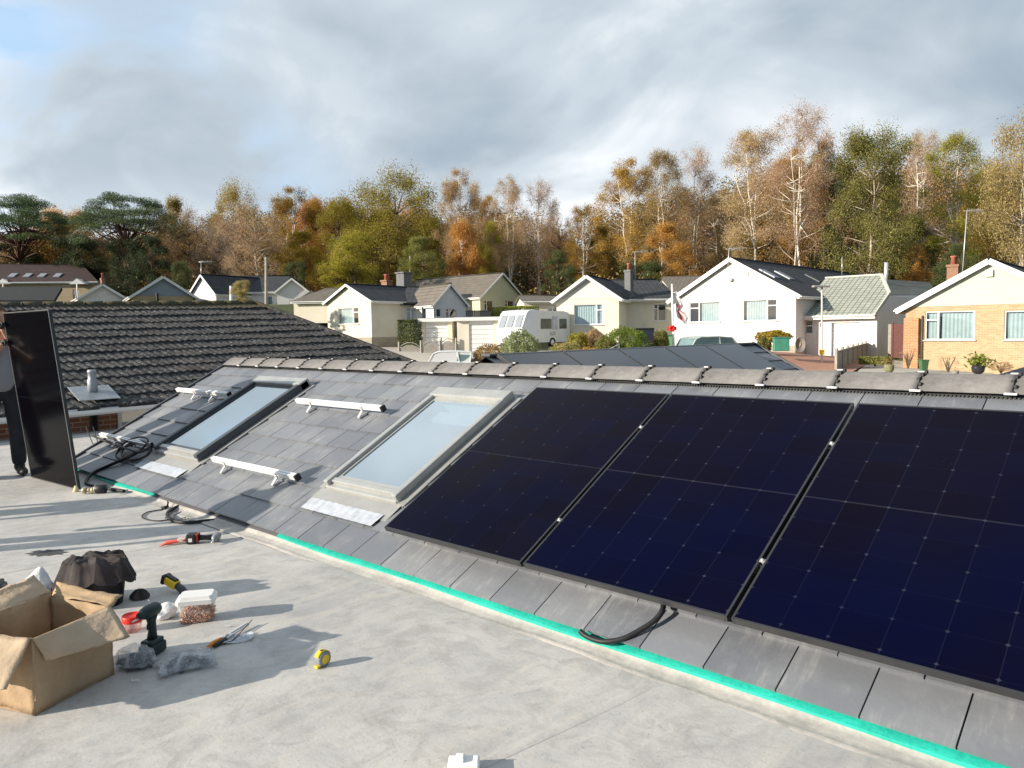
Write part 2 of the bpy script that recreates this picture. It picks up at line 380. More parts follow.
mb.build('wall',M_rbrick,house)
# felt upstand and trim along the eaves
mb=MB(); n=300; prof=[(2.675,-.003),(2.694,.005),(2.706,.003),(2.735,.005),(2.750,.010),(2.765,.011),(2.776,.019),(2.80,.034)]
vs=[];
for i in range(n+1):
    x=-9.5+9.9*i/n
    for (y,zq) in prof: vs.append((x,y+(.018*math.sin(x*2.1)+.010*math.sin(x*7+y*9)+.005*math.sin(x*23))*(2.79-y)/.2,zq+.003*math.sin(x*5)))
k=len(prof); mb.raw(vs,[(i*k+j,(i+1)*k+j,(i+1)*k+j+1,i*k+j+1) for i in range(n) for j in range(k-1)],0,True)
mb.build('eaves_upstand',pm('sandy_felt_edge',(.40,.385,.36),.8,.2,5,bump=.2,bscale=30,c2=(.46,.435,.395),fine=.15),house)
M_tape=pm('turquoise_tape',(.02,.42,.33),.45,.2,7,fine=.18,bump=.4,bscale=25)
mb=MB()
for i in range(60):
    xa=-9.4+i*.165; xb=xa+.165
    if xa>-5.1 and xa-.165<=-5.1: mb.build('eaves_trim',M_tape,house); mb=MB()
    if -7.15<xa<-5.1: continue
    w0=lambda x:.014-.007*max(0,min(1,(-1-x)/3.2))+.002*math.sin(x*5.1)
    y0=lambda x:2.795-w0(x)+.004*math.sin(x*3.3)
    mb.face([(xa,y0(xa),.036),(xb,y0(xb),.036),(xb,2.815,.052),(xa,2.815,.052)])
    mb.face([(xa,y0(xa),.01),(xb,y0(xb),.01),(xb,y0(xb),.036),(xa,y0(xa),.036)])
mb.build('eaves_trim',pm('turquoise_tape',(.02,.42,.33),.45,.2,7,fine=.18,bump=.4,bscale=25),house)
# slates, one by one
rnd=random.Random(3); mb=MB(); mbl=MB(); NR=9; GA=.2457; TW=.3115; x0=-.609
SL1=(-8.02,-7.02,.46,1.86); SL2=(-4.98,-4.10,.50,1.86)   # rooflight outlines in roof coordinates (x, v)
def hole(xa,xb,va,vb):
    for s in (SL1,SL2):
        if xb>s[0]+.02 and xa<s[1]-.02 and vb>s[2]-.2 and va<s[3]-.02: return s
    return None
for r_ in range(NR):
    off=(r_%2)*TW/2; k0=int((-9.5-x0)/TW)-2
    for k in range(k0,6):
        xa=x0+k*TW+off+.003; xb=xa+TW-.0065; va=r_*GA; vb=va+GA+.03
        if xb<-9.52 or xa>.5: continue
        xa=max(xa,-9.5)
        if xb-xa<.03: continue
        pcs=[(xa,xb,va,vb)]
        for s in (SL1,SL2):
            new=[]
            for (a,b,c,d) in pcs:
                if b<=s[0] or a>=s[1] or d<=s[2]-.16 or c>=s[3]: new.append((a,b,c,d)); continue
                if a<s[0]-.02: new.append((a,s[0],c,d))
                if b>s[1]+.02: new.append((s[1],b,c,d))
                if c<s[2]-.17: new.append((max(a,s[0]),min(b,s[1]),c,s[2]-.16))
                if d>s[3]+.02: new.append((max(a,s[0]),min(b,s[1]),s[3],d))
            pcs=new
        for (a,b,c,d) in pcs:
            j=rnd.uniform(-.0015,.0015); w0=.018+j; w1=.004+j+ (w0-.004)*(0)
            lo=[rp(a,c,w0),rp(b,c,w0+rnd.uniform(-.001,.001)),rp(b,d,.004),rp(a,d,.004)]; bt=[rp(a,c,w0-.014),rp(b,c,w0-.014),rp(b,d,-.008),rp(a,d,-.008)]
            mb.raw(lo+bt,[(0,1,2,3),(0,4,5,1),(1,5,6,2),(2,6,7,3),(3,7,4,0)])
mb.build('slate_roof',M_slate,house)
mb=MB(); 
mb.face([rp(-9.49,-.02,-.012),rp(.45,-.02,-.012),rp(.45,2.2,-.012),rp(-9.49,2.2,-.012)])
mb.face([rp(-9.49,2.2,-.02),rp(.45,2.2,-.02),(.45,7.0,.0),(-9.49,7.0,.0)])
mb.face([(-9.49,2.8,.03),(-9.49,4.8,1.09),(-9.49,7,0),(-9.49,7,-.2),(-9.49,2.8,-.2)])
# cut the deck where the rooflights are: build as strips instead
mb=MB()
def deck(xa,xb,va,vb): mb.face([rp(xa,va,-.012),rp(xb,va,-.012),rp(xb,vb,-.012),rp(xa,vb,-.012)])
for xa,xb,va,vb in ((-9.49,-7.98,-.02,2.2),(-7.98,-7.06,-.02,.55),(-7.98,-7.06,1.8,2.2),(-7.06,-4.93,-.02,2.2),(-4.93,-4.15,-.02,.58),(-4.93,-4.15,1.8,2.2),(-4.15,.45,-.02,2.2)): deck(xa,xb,va,vb)
mb.face([rp(-9.49,2.2,-.02),rp(.45,2.2,-.02),(.45,7.0,.0),(-9.49,7.0,.0)])
mb.build('roof_deck',pm('roofing_underlay',(.10,.10,.11),.8,.2,4),house)
mb=MB(); mb.face([(-9.497,2.8,.05),(-9.497,4.79,1.105),(-9.497,7,0),(-9.497,7,-.3),(-9.497,2.8,-.3)])
mb.beam(rp(-9.51,-.02,.01),rp(-9.51,2.22,.01),.03,.05,NS); mb.build('verge_trim',M_dgrey,house)
# ridge tiles
rt=MB(); L=.452; n=10; cy,cz=4.845,1.075; vs=[]
def rprof(s):
    # shallow rounded angle ridge
    out=[]
    for i in range(n+1):
        t=-1+2*i/n; out.append((t*.158*s, (.092*(1-(abs(t)**1.35*.85+.15*t*t)))*s+.035))
    return out
for a,s in ((-L/2,1.0),(L/2-.055,1.0),(L/2-.054,1.06),(L/2,1.06)):
    for (y,zq) in rprof(s): vs.append((a,y,zq))
for a,s in ((L/2,.90),(-L/2,.90)):
    for (y,zq) in rprof(s): vs.append((a,y,zq-.006))
fs=[]; m=n+1
for i in range(5):
    for j in range(n): fs.append((i*m+j,(i+1)*m+j,(i+1)*m+j+1,i*m+j+1))
for j in range(n): fs.append((5*m+j,0*m+j,0*m+j+1,5*m+j+1))
rt.raw(vs,fs,0,True)
M_ridge=pm('grey_concrete_ridge',(.150,.146,.146),.9,.28,4,bump=.3,bscale=60,bd=.004,c2=(.20,.19,.182),fine=.2,island=.0)
M_clip=pm('pale_clip',(.72,.72,.70),.4,.1,20); M_union=pm('ridge_union',(.02,.02,.02),.5,.2,20)
first=None
hroot=ROOT[house.name].inverted()
i=0; x=-9.28
while x<.5:
    p=hroot@Vector((x,cy,cz))
    if first is None:
        o=rt.build('ridge_tile',M_ridge,house,local=True); first=o
        c=MB(); c.box((L/2-.01,.01,.134),.045,.030,.008,bev=.003); c.box((L/2,-.162,.036),.06,.03,.012,bev=.003)
        c.build('clip',M_clip,o,local=True)
        u=MB(); 
        for q in range(9):
            t=-1+2*q/8; u.box((L/2+.004+.010*math.sin(q*2.1),t*.152,(.092*(1-abs(t)**1.35))+.040),.016,.03,.02,bev=.003)
        u.build('union_strip',M_union,o,local=True)
    else: o=copy_tree(first,house)
    o.location=p; o.rotation_euler=(0.0,rnd.uniform(-.004,.004),rnd.uniform(-.006,.006)); x+=L+.006; i+=1
# dry-ridge vent strip under the ridge tiles
mb=MB()
for q in range(500):
    x=-9.45+q*.0199
    mb.box((x,4.702,1.078),.008,.02,.03)
mb.box((-4.5,4.716,1.078),9.95,.01,.034); mb.build('ridge_vent_strip',M_union,house)
# ---- rooflights
M_reveal=pm('white_reveal',(.82,.84,.85),.7,.04,3)
def rooflight(S,fm,fm2,hgt,label,capw=.075,shut=False):
    xa,xb,va,vb=S; t=.085
    r0=MB()
    r0.box((rp((xa+xb)/2,va+.035,hgt/2-.012)),xb-xa-.02,.07,hgt-.03,RA,bev=.010); r0.box((rp((xa+xb)/2,va+.07,hgt/2)),xb-xa-.03,.05,hgt,RA,bev=.008)
    h0=MB(); h0.box((rp((xa+xb)/2,vb-.06,hgt/2+.012)),xb-xa,.13,hgt+.02,RA,bev=.012)
    fr=h0.build('rooflight',fm2,house); fr['label']=label; r0.build('sill',fm2,fr)
    for xx in (xa+capw/2,xb-capw/2): s=MB(); s.box(rp(xx,(va+vb)/2,hgt/2+.01),capw,vb-va-.02,hgt+.012,RA,bev=.012); s.build('side_cover',fm,fr)
    s=MB()                                   # inner sash edge
    ia,ib,ja,jb=xa+capw,xb-capw,va+.10,vb-.125
    for c,sx,sv in (((ia+.015,(ja+jb)/2),.03,jb-ja),((ib-.015,(ja+jb)/2),.03,jb-ja),(((ia+ib)/2,ja+.015),ib-ia-.06,.03),(((ia+ib)/2,jb-.02),ib-ia-.06,.04)):
        s.box(rp(c[0],c[1],hgt-.022),sx,sv,.02,RA)
    s.build('sash',M_dgrey if fm is M_dgrey else M_silverf,fr)
    g=MB(); g.face([rp(ia+.02,ja+.02,hgt-.016),rp(ib-.02,ja+.02,hgt-.016),rp(ib-.02,jb-.02,hgt-.016),rp(ia+.02,jb-.02,hgt-.016)]); g.build('pane',M_skypane,fr)
    w=MB(); D=-.42                            # plastered reveal down to the ceiling and the room below
    q=[(ia,ja),(ib,ja),(ib,jb),(ia,jb)]
    for k in range(4):
        a=q[k]; b=q[(k+1)%4]; w.face([rp(*a,hgt-.02),rp(*b,hgt-.02),rp(*b,D),rp(*a,D)])
    w.face([rp(ia,ja,D),rp(ib,ja,D),rp(ib,jb,D),rp(ia,jb,D)])
    if not shut: w.box(rp((ia+ib)/2,jb-.13,-.05),ib-ia-.04,.12,.03,RA)
    w.build('reveal',M_reveal,fr)
    f=MB(); f.face([rp(xa-.04,va-.165,.013),rp(xb+.04,va-.165,.013),rp(xb+.04,va+.03,.022),rp(xa-.04,va+.03,.022)])
    for xx in (xa-.035,xb+.035): f.box(rp(xx,(va+vb)/2,.02),.07,vb-va,.012,RA)
    f.build('flashing',M_flash,fr)
    # loose strip of white film lying on the apron below the frame
    f=MB(); nn=34; vs=[]
    for i in range(nn+1):
        xx=xa+.0+ (xb-xa-.02)*i/nn
        for j,vv in enumerate((va-.22,va-.18,va-.14,va-.10)):
            vs.append(rp(xx,vv-.02,.026+.0015*math.sin(i*1.9+j)))
    f.raw(vs,[(i*4+j,(i+1)*4+j,(i+1)*4+j+1,i*4+j+1) for i in range(nn) for j in range(3)]); f.build('apron_film',pm('white_film',(.42,.45,.50),.4,.2,18),fr)
rooflight(SL1,M_dgrey,M_silverf,.085,'dark framed rooflight between the two pairs of bare rails')
rooflight(SL2,M_silverf,M_silverf,.07,'pale grey framed rooflight beside the first solar panel',capw=.058)
# ---- rear wing of the same house
wr=Vector((-5,4.9,1.25)); wy1=10.45
mb=MB(); Tw=R(28); ds=Vector((math.cos(Tw),0,-math.sin(Tw))); nw=Vector((math.sin(Tw),0,math.cos(Tw)))
Lw=4.4
for r_ in range(int(Lw/.245)):
    for k in range(int((wy1-5.0)/.31)+1):
        ya=5.0+k*.31+(r_%2)*.155; yb=min(ya+.306,wy1); 
        if ya>=wy1-.03: continue
        da=r_*.245; db=da+.243
        p=lambda y,d,w: Vector((-5,y,1.25))+ds*d+nw*w
        mb.raw([p(ya,db,.018),p(yb,db,.018),p(yb,da,.004),p(ya,da,.004),p(ya,db,0),p(yb,db,0)],[(0,1,2,3),(0,4,5,1)])
mb.build('wing_slates',M_slate,house)
mb=MB(); p=lambda y,d,w=0: Vector((-5,y,1.25))+ds*d+nw*w
mb.face([p(5.0,0,-.004),p(wy1,0,-.004),p(wy1,Lw,-.004),p(5.0,Lw,-.004)]); mb.face([(-5,5.0,1.246),(-5,wy1,1.246),(-9,wy1,-.9),(-9,5.0,-.9)])
mb.face([(-5,wy1-.01,1.24),(-5+ds.x*Lw,wy1-.01,1.24+ds.z*Lw),(-5+ds.x*Lw,wy1-.01,-2.6),(-9,wy1-.01,-2.6),(-9,wy1-.01,-.9)])
mb.build('wing_roof',M_dgrey,house)
mb=MB(); mb.beam((-5,5.0,1.262),(-5,wy1+.02,1.262),.12,.03,bev=.01); mb.beam(p(wy1+.015,-.02,.012),p(wy1+.015,Lw,.012),.03,.05,nw); mb.build('wing_ridge_trim',M_dgrey,house)
# small lower roof end at the far right
mb=MB(); a=at(983,379,7.2); b=at(1075,352,8.6); c=at(1110,405,7.0); d=at(960,398,6.6)
mb.face([a,b,c,d]); mb.face([a,b,b+Vector((0,0,-.05)),a+Vector((0,0,-.05))]); mb.face([a,d,d-Z1*2,a-Z1*2]); mb.build('porch_roof',pm('dark_lead_roof',(.035,.038,.045),.5,.2,4),house)
# ---------------------------------------------------------------- solar panels
def mat_cells(name='solar_cells',skysheen=False,LN=1.0,dull=False):
    m=bpy.data.materials.new(name); N=NT(m); N.set(.12,.07 if not skysheen else .5); N.b.inputs['IOR'].default_value=1.35 if not skysheen else 1.5
    v=N.coord('UV'); s=N.new('ShaderNodeSeparateXYZ'); N.ln(v,s.inputs[0]); u,w=s.outputs[0],s.outputs[1]
    cu=N.m('MULTIPLY',u,6.0); cw=N.m('MULTIPLY',w,10.0)
    cw2=N.m('MULTIPLY',N.m('ABSOLUTE',N.m('SUBTRACT',w,.5)),10.3); 
    du=N.m('ABSOLUTE',N.m('SUBTRACT',N.m('FRACT',N.m('ADD',cu,.5)),.5)); dw=N.m('ABSOLUTE',N.m('SUBTRACT',N.m('FRACT',N.m('ADD',cw2,.5)),.5))
    lu=N.m('LESS_THAN',du,.011); lw=N.m('LESS_THAN',dw,.007)
    dot=N.m('LESS_THAN',N.m('ADD',du,dw),.050); mid=N.m('LESS_THAN',N.m('ABSOLUTE',N.m('SUBTRACT',w,.5)),.0028)
    fu=N.new('ShaderNodeCombineXYZ'); N.ln(N.m('FLOOR',cu),fu.inputs[0]); N.ln(N.m('FLOOR',cw),fu.inputs[1])
    wn=N.new('ShaderNodeTexWhiteNoise',noise_dimensions='3D'); N.ln(fu.outputs[0],wn.inputs['Vector'])
    oc=N.coord(); big=N.noise(oc,.8,3)
    base=N.mix(N.ramp(big,.38,.62),(.0008,.0014,.014),(.0026,.0016,.0060)) if not skysheen else N.mix(big,(.035,.038,.045),(.05,.053,.06))  # grey variant paints the sky's reflection into the base colour
    if dull: base=N.mix(N.ramp(big,.4,.6),(.0018,.0018,.0085),(.0045,.0032,.0065))
    if LN==0: base=N.mix(big,(.0012,.0013,.003),(.0025,.002,.0025))
    base=N.mix(N.m('MULTIPLY',wn.outputs['Value'],.4 if LN and not skysheen else 0.0),base,(.002,.003,.020))
    fade=N.ramp(N.noise(oc,1.6,3),.35,.6,.35,1)
    col=N.mix(N.m('MULTIPLY',N.m('MULTIPLY',lu,.09*LN),fade),base,(.06,.07,.12)); col=N.mix(N.m('MULTIPLY',N.m('MULTIPLY',lw,.04*LN),fade),col,(.06,.07,.12))
    col=N.mix(N.m('MULTIPLY',N.m('MULTIPLY',dot,.17*LN),fade),col,(.14,.15,.21)); col=N.mix(N.m('MULTIPLY',mid,.10*(.3+.7*LN)),col,(.13,.14,.17))
    dust=N.m('MULTIPLY',N.ramp(N.noise(oc,22,7,.8,2.5),.66,.72),N.ramp(N.noise(oc,1.5,2),.58,.72)); col=N.mix(N.m('MULTIPLY',dust,.16),col,(.30,.38,.45))
    N.ln(col,N.b.inputs['Base Color']); return m
M_cells=mat_cells(); M_frame=pm('black_anodised_frame',(.022,.023,.025),.35,.2,10,spec=.6); M_back=pm('black_backsheet',(.02,.02,.022),.6,.2,5)
M_edge=pm('bright_edge',(.45,.46,.47),.3,.1,9,metal=.7)
def solar(name,label,O,U,V,w,l,group,t=.032,bright=False,cells=None):
    """O lower left corner of the top face, U right, V up the slope"""
    Nn=U.cross(V).normalized(); c=O+U*(w/2)+V*(l/2)
    root=thing(name,label,'solar panel',tuple(O),0,group)
    f=MB(); b=.011
    for (pc,sx,sy) in ((U*(b/2)+V*(l/2),b,l),(U*(w-b/2)+V*(l/2),b,l),(U*(w/2)+V*(b/2),w-2*b,b),(U*(w/2)+V*(l-b/2),w-2*b,b)):
        f.box(O+pc-Nn*(t/2),sx,sy,t,(U,V,Nn),bev=.0015)
    f.build('frame',M_frame,root)
    if bright:
        f=MB(); 
        for (pc,sx,sy) in ((U*(w)+V*(l/2),.004,l),(U*(0)+V*(l/2),.004,l),(U*(w/2)+V*l,w,.004)): f.box(O+pc+Nn*.001,sx,sy,.004,(U,V,Nn))
        f.build('frame_edge',M_edge,root)
    g=MB(); q=[O+U*b+V*b,O+U*(w-b)+V*b,O+U*(w-b)+V*(l-b),O+U*b+V*(l-b)]
    g.face([p-Nn*.002 for p in q],uv=[(0,0),(1,0),(1,1),(0,1)]); g.build('glass',cells or M_cells,root)
    g=MB(); g.face([p-Nn*.010 for p in reversed(q)]); g.box(O+U*(w/2)+V*(l*.5)-Nn*.022,.12,.08,.02,(U,V,Nn),bev=.004); g.build('backsheet',M_back,root)
    return root
GP='solar panels laid on the front slate roof slope'
PO=.135
pa=roofpt(384,527,PO); va=(pa-EO).dot(SV); pw,pl=1.156,1.672; pitch=1.1765
xa=pa.x
for i,lab in enumerate(('front roof solar panel beside the pale rooflight, dull black','middle one of the front roof solar panels, between two clamp gaps','largest navy solar panel at the right edge of the front roof')):
    solar('solar_panel',lab,rp(xa+i*pitch,va,PO),X1,SV,pw,pl,GP,cells=mat_cells('dull_black_solar_cells',LN=.6,dull=True) if i==0 else None)
# mid clamps in the two gaps, rails under the panels
for i in range(1,3):
    for k,v in enumerate((.36,1.28)):
        m=MB(); xg=xa+i*pitch-(pitch-pw)/2; m.box(rp(xg,va+v,PO-.002),.026,.022,.005,RA,bev=.002); m.tube([rp(xg,va+v,PO-.05),rp(xg,va+v,PO+.008)],.007,8)
        o=mesh_thing(m,'mid_clamp',M_silverf,'small silver clamp bolt in the %s panel gap, %s one'%(('left','right')[i-1],('lower','upper')[k]),'clamp',tuple(rp(xg,va+v,PO)),0,'clamps between the solar panels')
def rail(x0,x1,v,label,hooks,group='short aluminium mounting rails on the slates',vis=True,skew=0):
    c=rp((x0+x1)/2,v,.075); root=thing('mounting_rail',label,'mounting rail',tuple(c),0,group)
    d=(X1+SV*skew).normalized(); ax=(d,NS.cross(d),NS)
    b=MB(); L=x1-x0
    b.box(c,L,.036,.012,ax); b.box(c+NS*.016-ax[1]*.013,L,.008,.030,ax); b.box(c+NS*.016+ax[1]*.013,L,.008,.030,ax); b.box(c+NS*.034-ax[1]*.011,L,.016,.006,ax); b.box(c+NS*.034+ax[1]*.011,L,.016,.006,ax)
    b.build('rail_profile',M_alu if not vis else pm('bright_rail_aluminium',(.83,.83,.82),.38,.06,9,metal=.25),root)
    e=MB(); e.box(c+d*(L/2+.012)+NS*.015,.028,.05,.054,ax,bev=.004); e.build('end_cap',M_rubber,root)
    for h in hooks:
        k=MB(); p=rp(h,v,0); q=c+d*(h-c.x)
        k.beam(p-SV*.085+NS*.024,p-SV*.02+NS*.024,.035,.006,NS); k.beam(p-SV*.085+NS*.028,q-SV*.012-NS*.012,.03,.006,SV); k.tube([q-SV*.03,q+SV*.02],.006,6); k.box(q-SV*.022+NS*.004,.03,.006,.045,ax)
        k.build('roof_hook',M_alu,root)
    return root
rail(-9.43,-8.10,1.475,'white rail high on the left end of the slates beside the dark rooflight',(-8.95,-8.5))
rail(-6.70,-5.33,1.475,'white rail high on the slates between the two rooflights',(-6.45,-5.62))
rail(-6.71,-5.30,.485,'white rail low on the slates between the two rooflights',(-6.48,-5.60))
rail(-9.50,-8.09,.485,'white rail low on the left end of the slates, tangled in black cable',(-9.05,-8.5))
rail(xa+.02,-.2,va+.36,'long rail under the lower part of the solar panels',(-3.6,-2.6,-1.4),vis=False)
rail(xa+.02,-.2,va+1.28,'long rail under the upper part of the solar panels',(-3.6,-2.6,-1.4),vis=False)
# panels on the rear wing
M_cells_g=mat_cells('solar_cells_painted_sky_sheen',True)  # same dark cells, with the grazing sky sheen put into the colour
GW='solar panels laid on the rear wing roof'; UU=Y1; 
VV=-ds; NN=UU.cross(VV)
if NN.z<0: UU=-Y1
labs=('rear wing solar panel nearest the main ridge tiles','second rear wing solar panel from the main ridge','third rear wing solar panel from the main ridge','fourth rear wing solar panel from the main ridge','rear wing solar panel next to the bare slates and gable end')
for i,lab in enumerate(labs):
    ya=5.02+i*.945
    O=Vector((-5,ya if UU.y>0 else ya+.925,1.25))+ds*(1.86)+nw*.09
    solar('solar_panel',lab,O,UU,VV,.925,1.75,GW,cells=M_cells_g)
# panel held upright by the fitter
BL=Vector((-9.293,2.403,.004)); BR=Vector((-8.157,2.498,.004)); TR=Vector((-7.99,2.335,1.757))
U_=(BR-BL).normalized(); V_=(TR-BR); V_=(V_-U_*V_.dot(U_)).normalized()
held=solar('solar_panel','tall black solar panel stood upright by the man in the grey shirt',BL,U_,V_,1.137,1.757,None,bright=True,cells=mat_cells('black_solar_cells',LN=0.0))
m=MB(); m.lathe(gz(76,492),[(0,.062),(.012,.06),(.03,.0),(0,0)],10); mesh_thing(m,'foam_wedge',pm('pale_foam',(.75,.62,.36),.9,.1,20),'small pale yellow foam wedge under the corner of the upright panel','wedge',tuple(gz(76,492)))
# ================================================================ neighbour's roof
nb=thing('neighbour_house','brick bungalow next door with broad mossy dark tiled roof and white gutter','house',(-15,5,-2.6))
E0=Vector((-13,-2.0,.28));E1=Vector((-13,11.8,.46));R0=Vector((-17.5,-2.0,1.96));R1=Vector((-17.5,9.5,2.26))
def npt(s,t): return (E0*(1-s)+E1*s)*(1-t)+(R0*(1-s)+R1*s)*t
nrm=(E1-E0).cross(R0-E0).normalized(); nrm=nrm if nrm.z>0 else -nrm
mb=MB(); ROWS=13; per=.152; mcols=int(13.9/per)*6
for r_ in range(ROWS):
    vs=[]; sh=(r_%2)*.0
    for c in range(mcols+1):
        s=c/mcols; ph=(c/6.0+sh)%1.0; pr=.024*abs(math.sin(math.pi*ph))**.8 ; tl=int((c/6.0+sh)/2); h_=((tl*7919+r_*104729)%97)/97.0
        j=.006*math.sin(tl*12.9898+r_*78.2)+.004*math.sin(c*.05+r_)
        t0=r_/ROWS; t1=(r_+1)/ROWS+.012; t0j=t0+ .004*math.sin(tl*3.7+r_*1.3)
        for (t,w) in ((t0j,-.02),(t0j,.038+pr+j),(t0j+.003,.041+pr+j),((t0+t1)/2,.024+pr*.95+j),(t1,.008+pr*.9)): vs.append(npt(s,t)+nrm*w)
    mb.raw(vs,[(c*5+k,(c+1)*5+k,(c+1)*5+k+1,c*5+k+1) for c in range(mcols) for k in range(4)],0,False)
def mat_nb():
    m=bpy.data.materials.new('mossy_dark_tiles'); N=NT(m); N.set(.9,.25); v=N.coord(); a=N.noise(v,3.2,6,.7); b=N.noise(v,13,5,.75); c=N.noise(v,1.1,4)
    col=N.mix(N.ramp(a,.35,.68),(.028,.028,.030),(.080,.079,.079)); col=N.mix(N.m('MULTIPLY',N.ramp(b,.50,.64),.75),col,(.20,.195,.185))
    col=N.mix(N.m('MULTIPLY',N.ramp(N.noise(v,17,5,.7),.60,.66),.7),col,(.36,.35,.33)); col=N.mix(N.m('MULTIPLY',N.ramp(c,.5,.7),.3),col,(.09,.07,.055))
    s=N.new('ShaderNodeSeparateXYZ'); N.ln(v,s.inputs[0]); 
    col=N.mix(N.m('MULTIPLY',N.ramp(N.m('ADD',s.outputs[2],N.m('MULTIPLY',a,.25)),4.82,4.97),.7),col,(.10,.085,.03))
    N.ln(col,N.b.inputs['Base Color']); N.bump(b,.5,.01); return m
M_nb=mat_nb()
mb.build('roof',M_nb,nb)
mb=MB(); mb.face([E0-nrm*.03,E1-nrm*.03,R1-nrm*.03,R0-nrm*.03]); back0=R0+Vector((-4.5,0,-1.95)); back1=R1+Vector((-4.5,1.8,-1.95)); mb.face([R0,R1,back1,back0]); mb.build('roof_underside',M_nb,nb)
mb=MB(); k=30
for i in range(k):
    a=R0.lerp(R1,i/k+.002); b=R0.lerp(R1,(i+1)/k-.002); mb.tube([a+Z1*.0,b+Z1*.006],.10,10)
mb.build('ridge_row',M_nb,nb)
mb=MB(); mb.beam(R1+nrm*.05,E1+nrm*.05,.09,.10,nrm,bev=.01); mb.build('verge',M_nb,nb)
mb=MB(); ge=Vector((.10,0,0))
n=24; pr=[(-.005,0.035),(0,-.05),(.03,-.085),(.07,-.085),(.105,-.05),(.11,.0),(.10,.0),(.095,-.045),(.065,-.07),(.035,-.07),(.012,-.04)]
vs=[]
for i in (0,1):
    p=E0.lerp(E1,i)+Vector((-.02,0,-.0));
    for (dx,dz) in pr: vs.append(p+Vector((dx,0,dz)))
m=len(pr); mb.raw(vs,[(j,(j+1)%m,m+(j+1)%m,m+j) for j in range(m)]); mb.build('gutter',M_white,nb)
mb=MB(); 
for (ya,yb) in ((-2,4.30),(4.42,4.72)): mb.face([(-13.3,ya,-2.6),(-13.3,yb,-2.6),(-13.3,yb,.42),(-13.3,ya,.42)],uv=[(ya,-2.6),(yb,-2.6),(yb,.42),(ya,.42)])
mb.face([(-13.3,6.6,-2.6),(-13.3,9.2,-2.6),(-13.3,9.2,.42),(-13.3,6.6,.42)],uv=[(0,-2.6),(2.6,-2.6),(2.6,.42),(0,.42)])
mb.face([(-13.3,4.3,-2.6),(-13.3,6.6,-2.6),(-13.3,6.6,-.35),(-13.3,4.3,-.35)],uv=[(0,-2.6),(2.3,-2.6),(2.3,-.35),(0,-.35)])
mb.face([(-13.3,9.2,-2.6),(-21.5,9.2,-2.6),(-21.5,9.2,.2),(-17.4,9.2,2.05),(-13.3,9.2,.35)],uv=[(0,0),(8,0),(8,3),(4,5),(0,3)]); mb.build('wall',M_rbrick,nb)
mb=MB(); mb.box((-13.15,5,.31),.28,14,.02); mb.box((-13.02,5,.345),.02,14,.10); mb.build('soffit',M_white,nb)
fr=MB()
for y in (4.75,5.45,6.55): fr.box((-13.29,y,.0),.06,.06,.70)
fr.box((-13.29,5.65,-.33),.06,1.86,.05); fr.box((-13.29,5.65,.30),.06,1.86,.05); w=fr.build('window',M_white,nb)
g=MB(); g.face([(-13.31,4.75,-.33),(-13.31,6.55,-.33),(-13.31,6.55,.3),(-13.31,4.75,.3)]); g.build('pane',mat_pane('neighbour_pane',.35),w)
g=MB(); g.box((-13.9,5.6,0),1.0,2.2,.9); g.build('room',M_darkroom,w)
mb=MB(); mb.tube([(-13.24,4.36,.33),(-13.24,4.36,-2.6)],.035,10); mb.build('downpipe',M_black,nb)
vp=npt((4.52+2)/13.8,.10)+nrm*.07
mb=MB(); mb.lathe(vp,[(.075,-.02),(.075,.20),(.062,.22),(.062,.32),(.072,.33),(.060,.37),(0,.37)],16); v_=mb.build('vent_pipe',M_galv,nb)
mb=MB(); sn=(R0-E0).normalized(); 
mb.box(vp-sn*.06+nrm*.02,.62,.56,.012,(Y1,sn,nrm),bev=.004); mb.build('lead_slate',M_galv,v_)
# ================================================================ bungalows across the road
CR=Vector((right.x,right.y,0)).normalized()
def yawvec(yo):
    a=math.atan2(CR.y,CR.x)+R(yo); return Vector((math.cos(a),math.sin(a),0))
def zat(px,py,d): return at(px,py,d).z
def inter(px,P0,e):
    """plan point where the ray of column px meets the vertical plane through P0 along e"""
    q=ray(px,330); n=Vector((-e.y,e.x,0)); t=n.dot(P0-CAM)/n.dot(q); return CAM+q*t
def wallface(mb,O,e,w,h,holes=(),mi=0,uvo=(0,0),rev=None,dep=.11):
    """vertical wall face with window holes (x0,x1,z0,z1); O lower left"""
    inn=Vector((-e.y,e.x,0))
    xs=sorted({0,w}|{c for hh in holes for c in hh[:2]}); zs=sorted({0,h}|{c for hh in holes for c in hh[2:4]})
    xs=[x for x in xs if 0<=x<=w]; zs=[z for z in zs if 0<=z<=h]
    P=lambda x,z,d=0:O+e*x+Z1*z+inn*d
    for xa,xb in zip(xs,xs[1:]):
        for za,zb in zip(zs,zs[1:]):
            if any(hh[0]-1e-6<=xa and xb<=hh[1]+1e-6 and hh[2]-1e-6<=za and zb<=hh[3]+1e-6 for hh in holes): continue
            mb.face([P(xa,za),P(xb,za),P(xb,zb),P(xa,zb)],uv=[(xa,za),(xb,za),(xb,zb),(xa,zb)],mi=mi)
    for hh in holes:
        a,b,c,d=hh[:4]
        for p,q in (((a,c),(a,d)),((a,d),(b,d)),((b,d),(b,c)),((b,c),(a,c))):
            mb.face([P(*p),P(*q),P(*q,dep),P(*p,dep)],uv=[(p[0],p[1]),(q[0],q[1]),(q[0]+.1,q[1]),(p[0]+.1,p[1])],mi=mi)
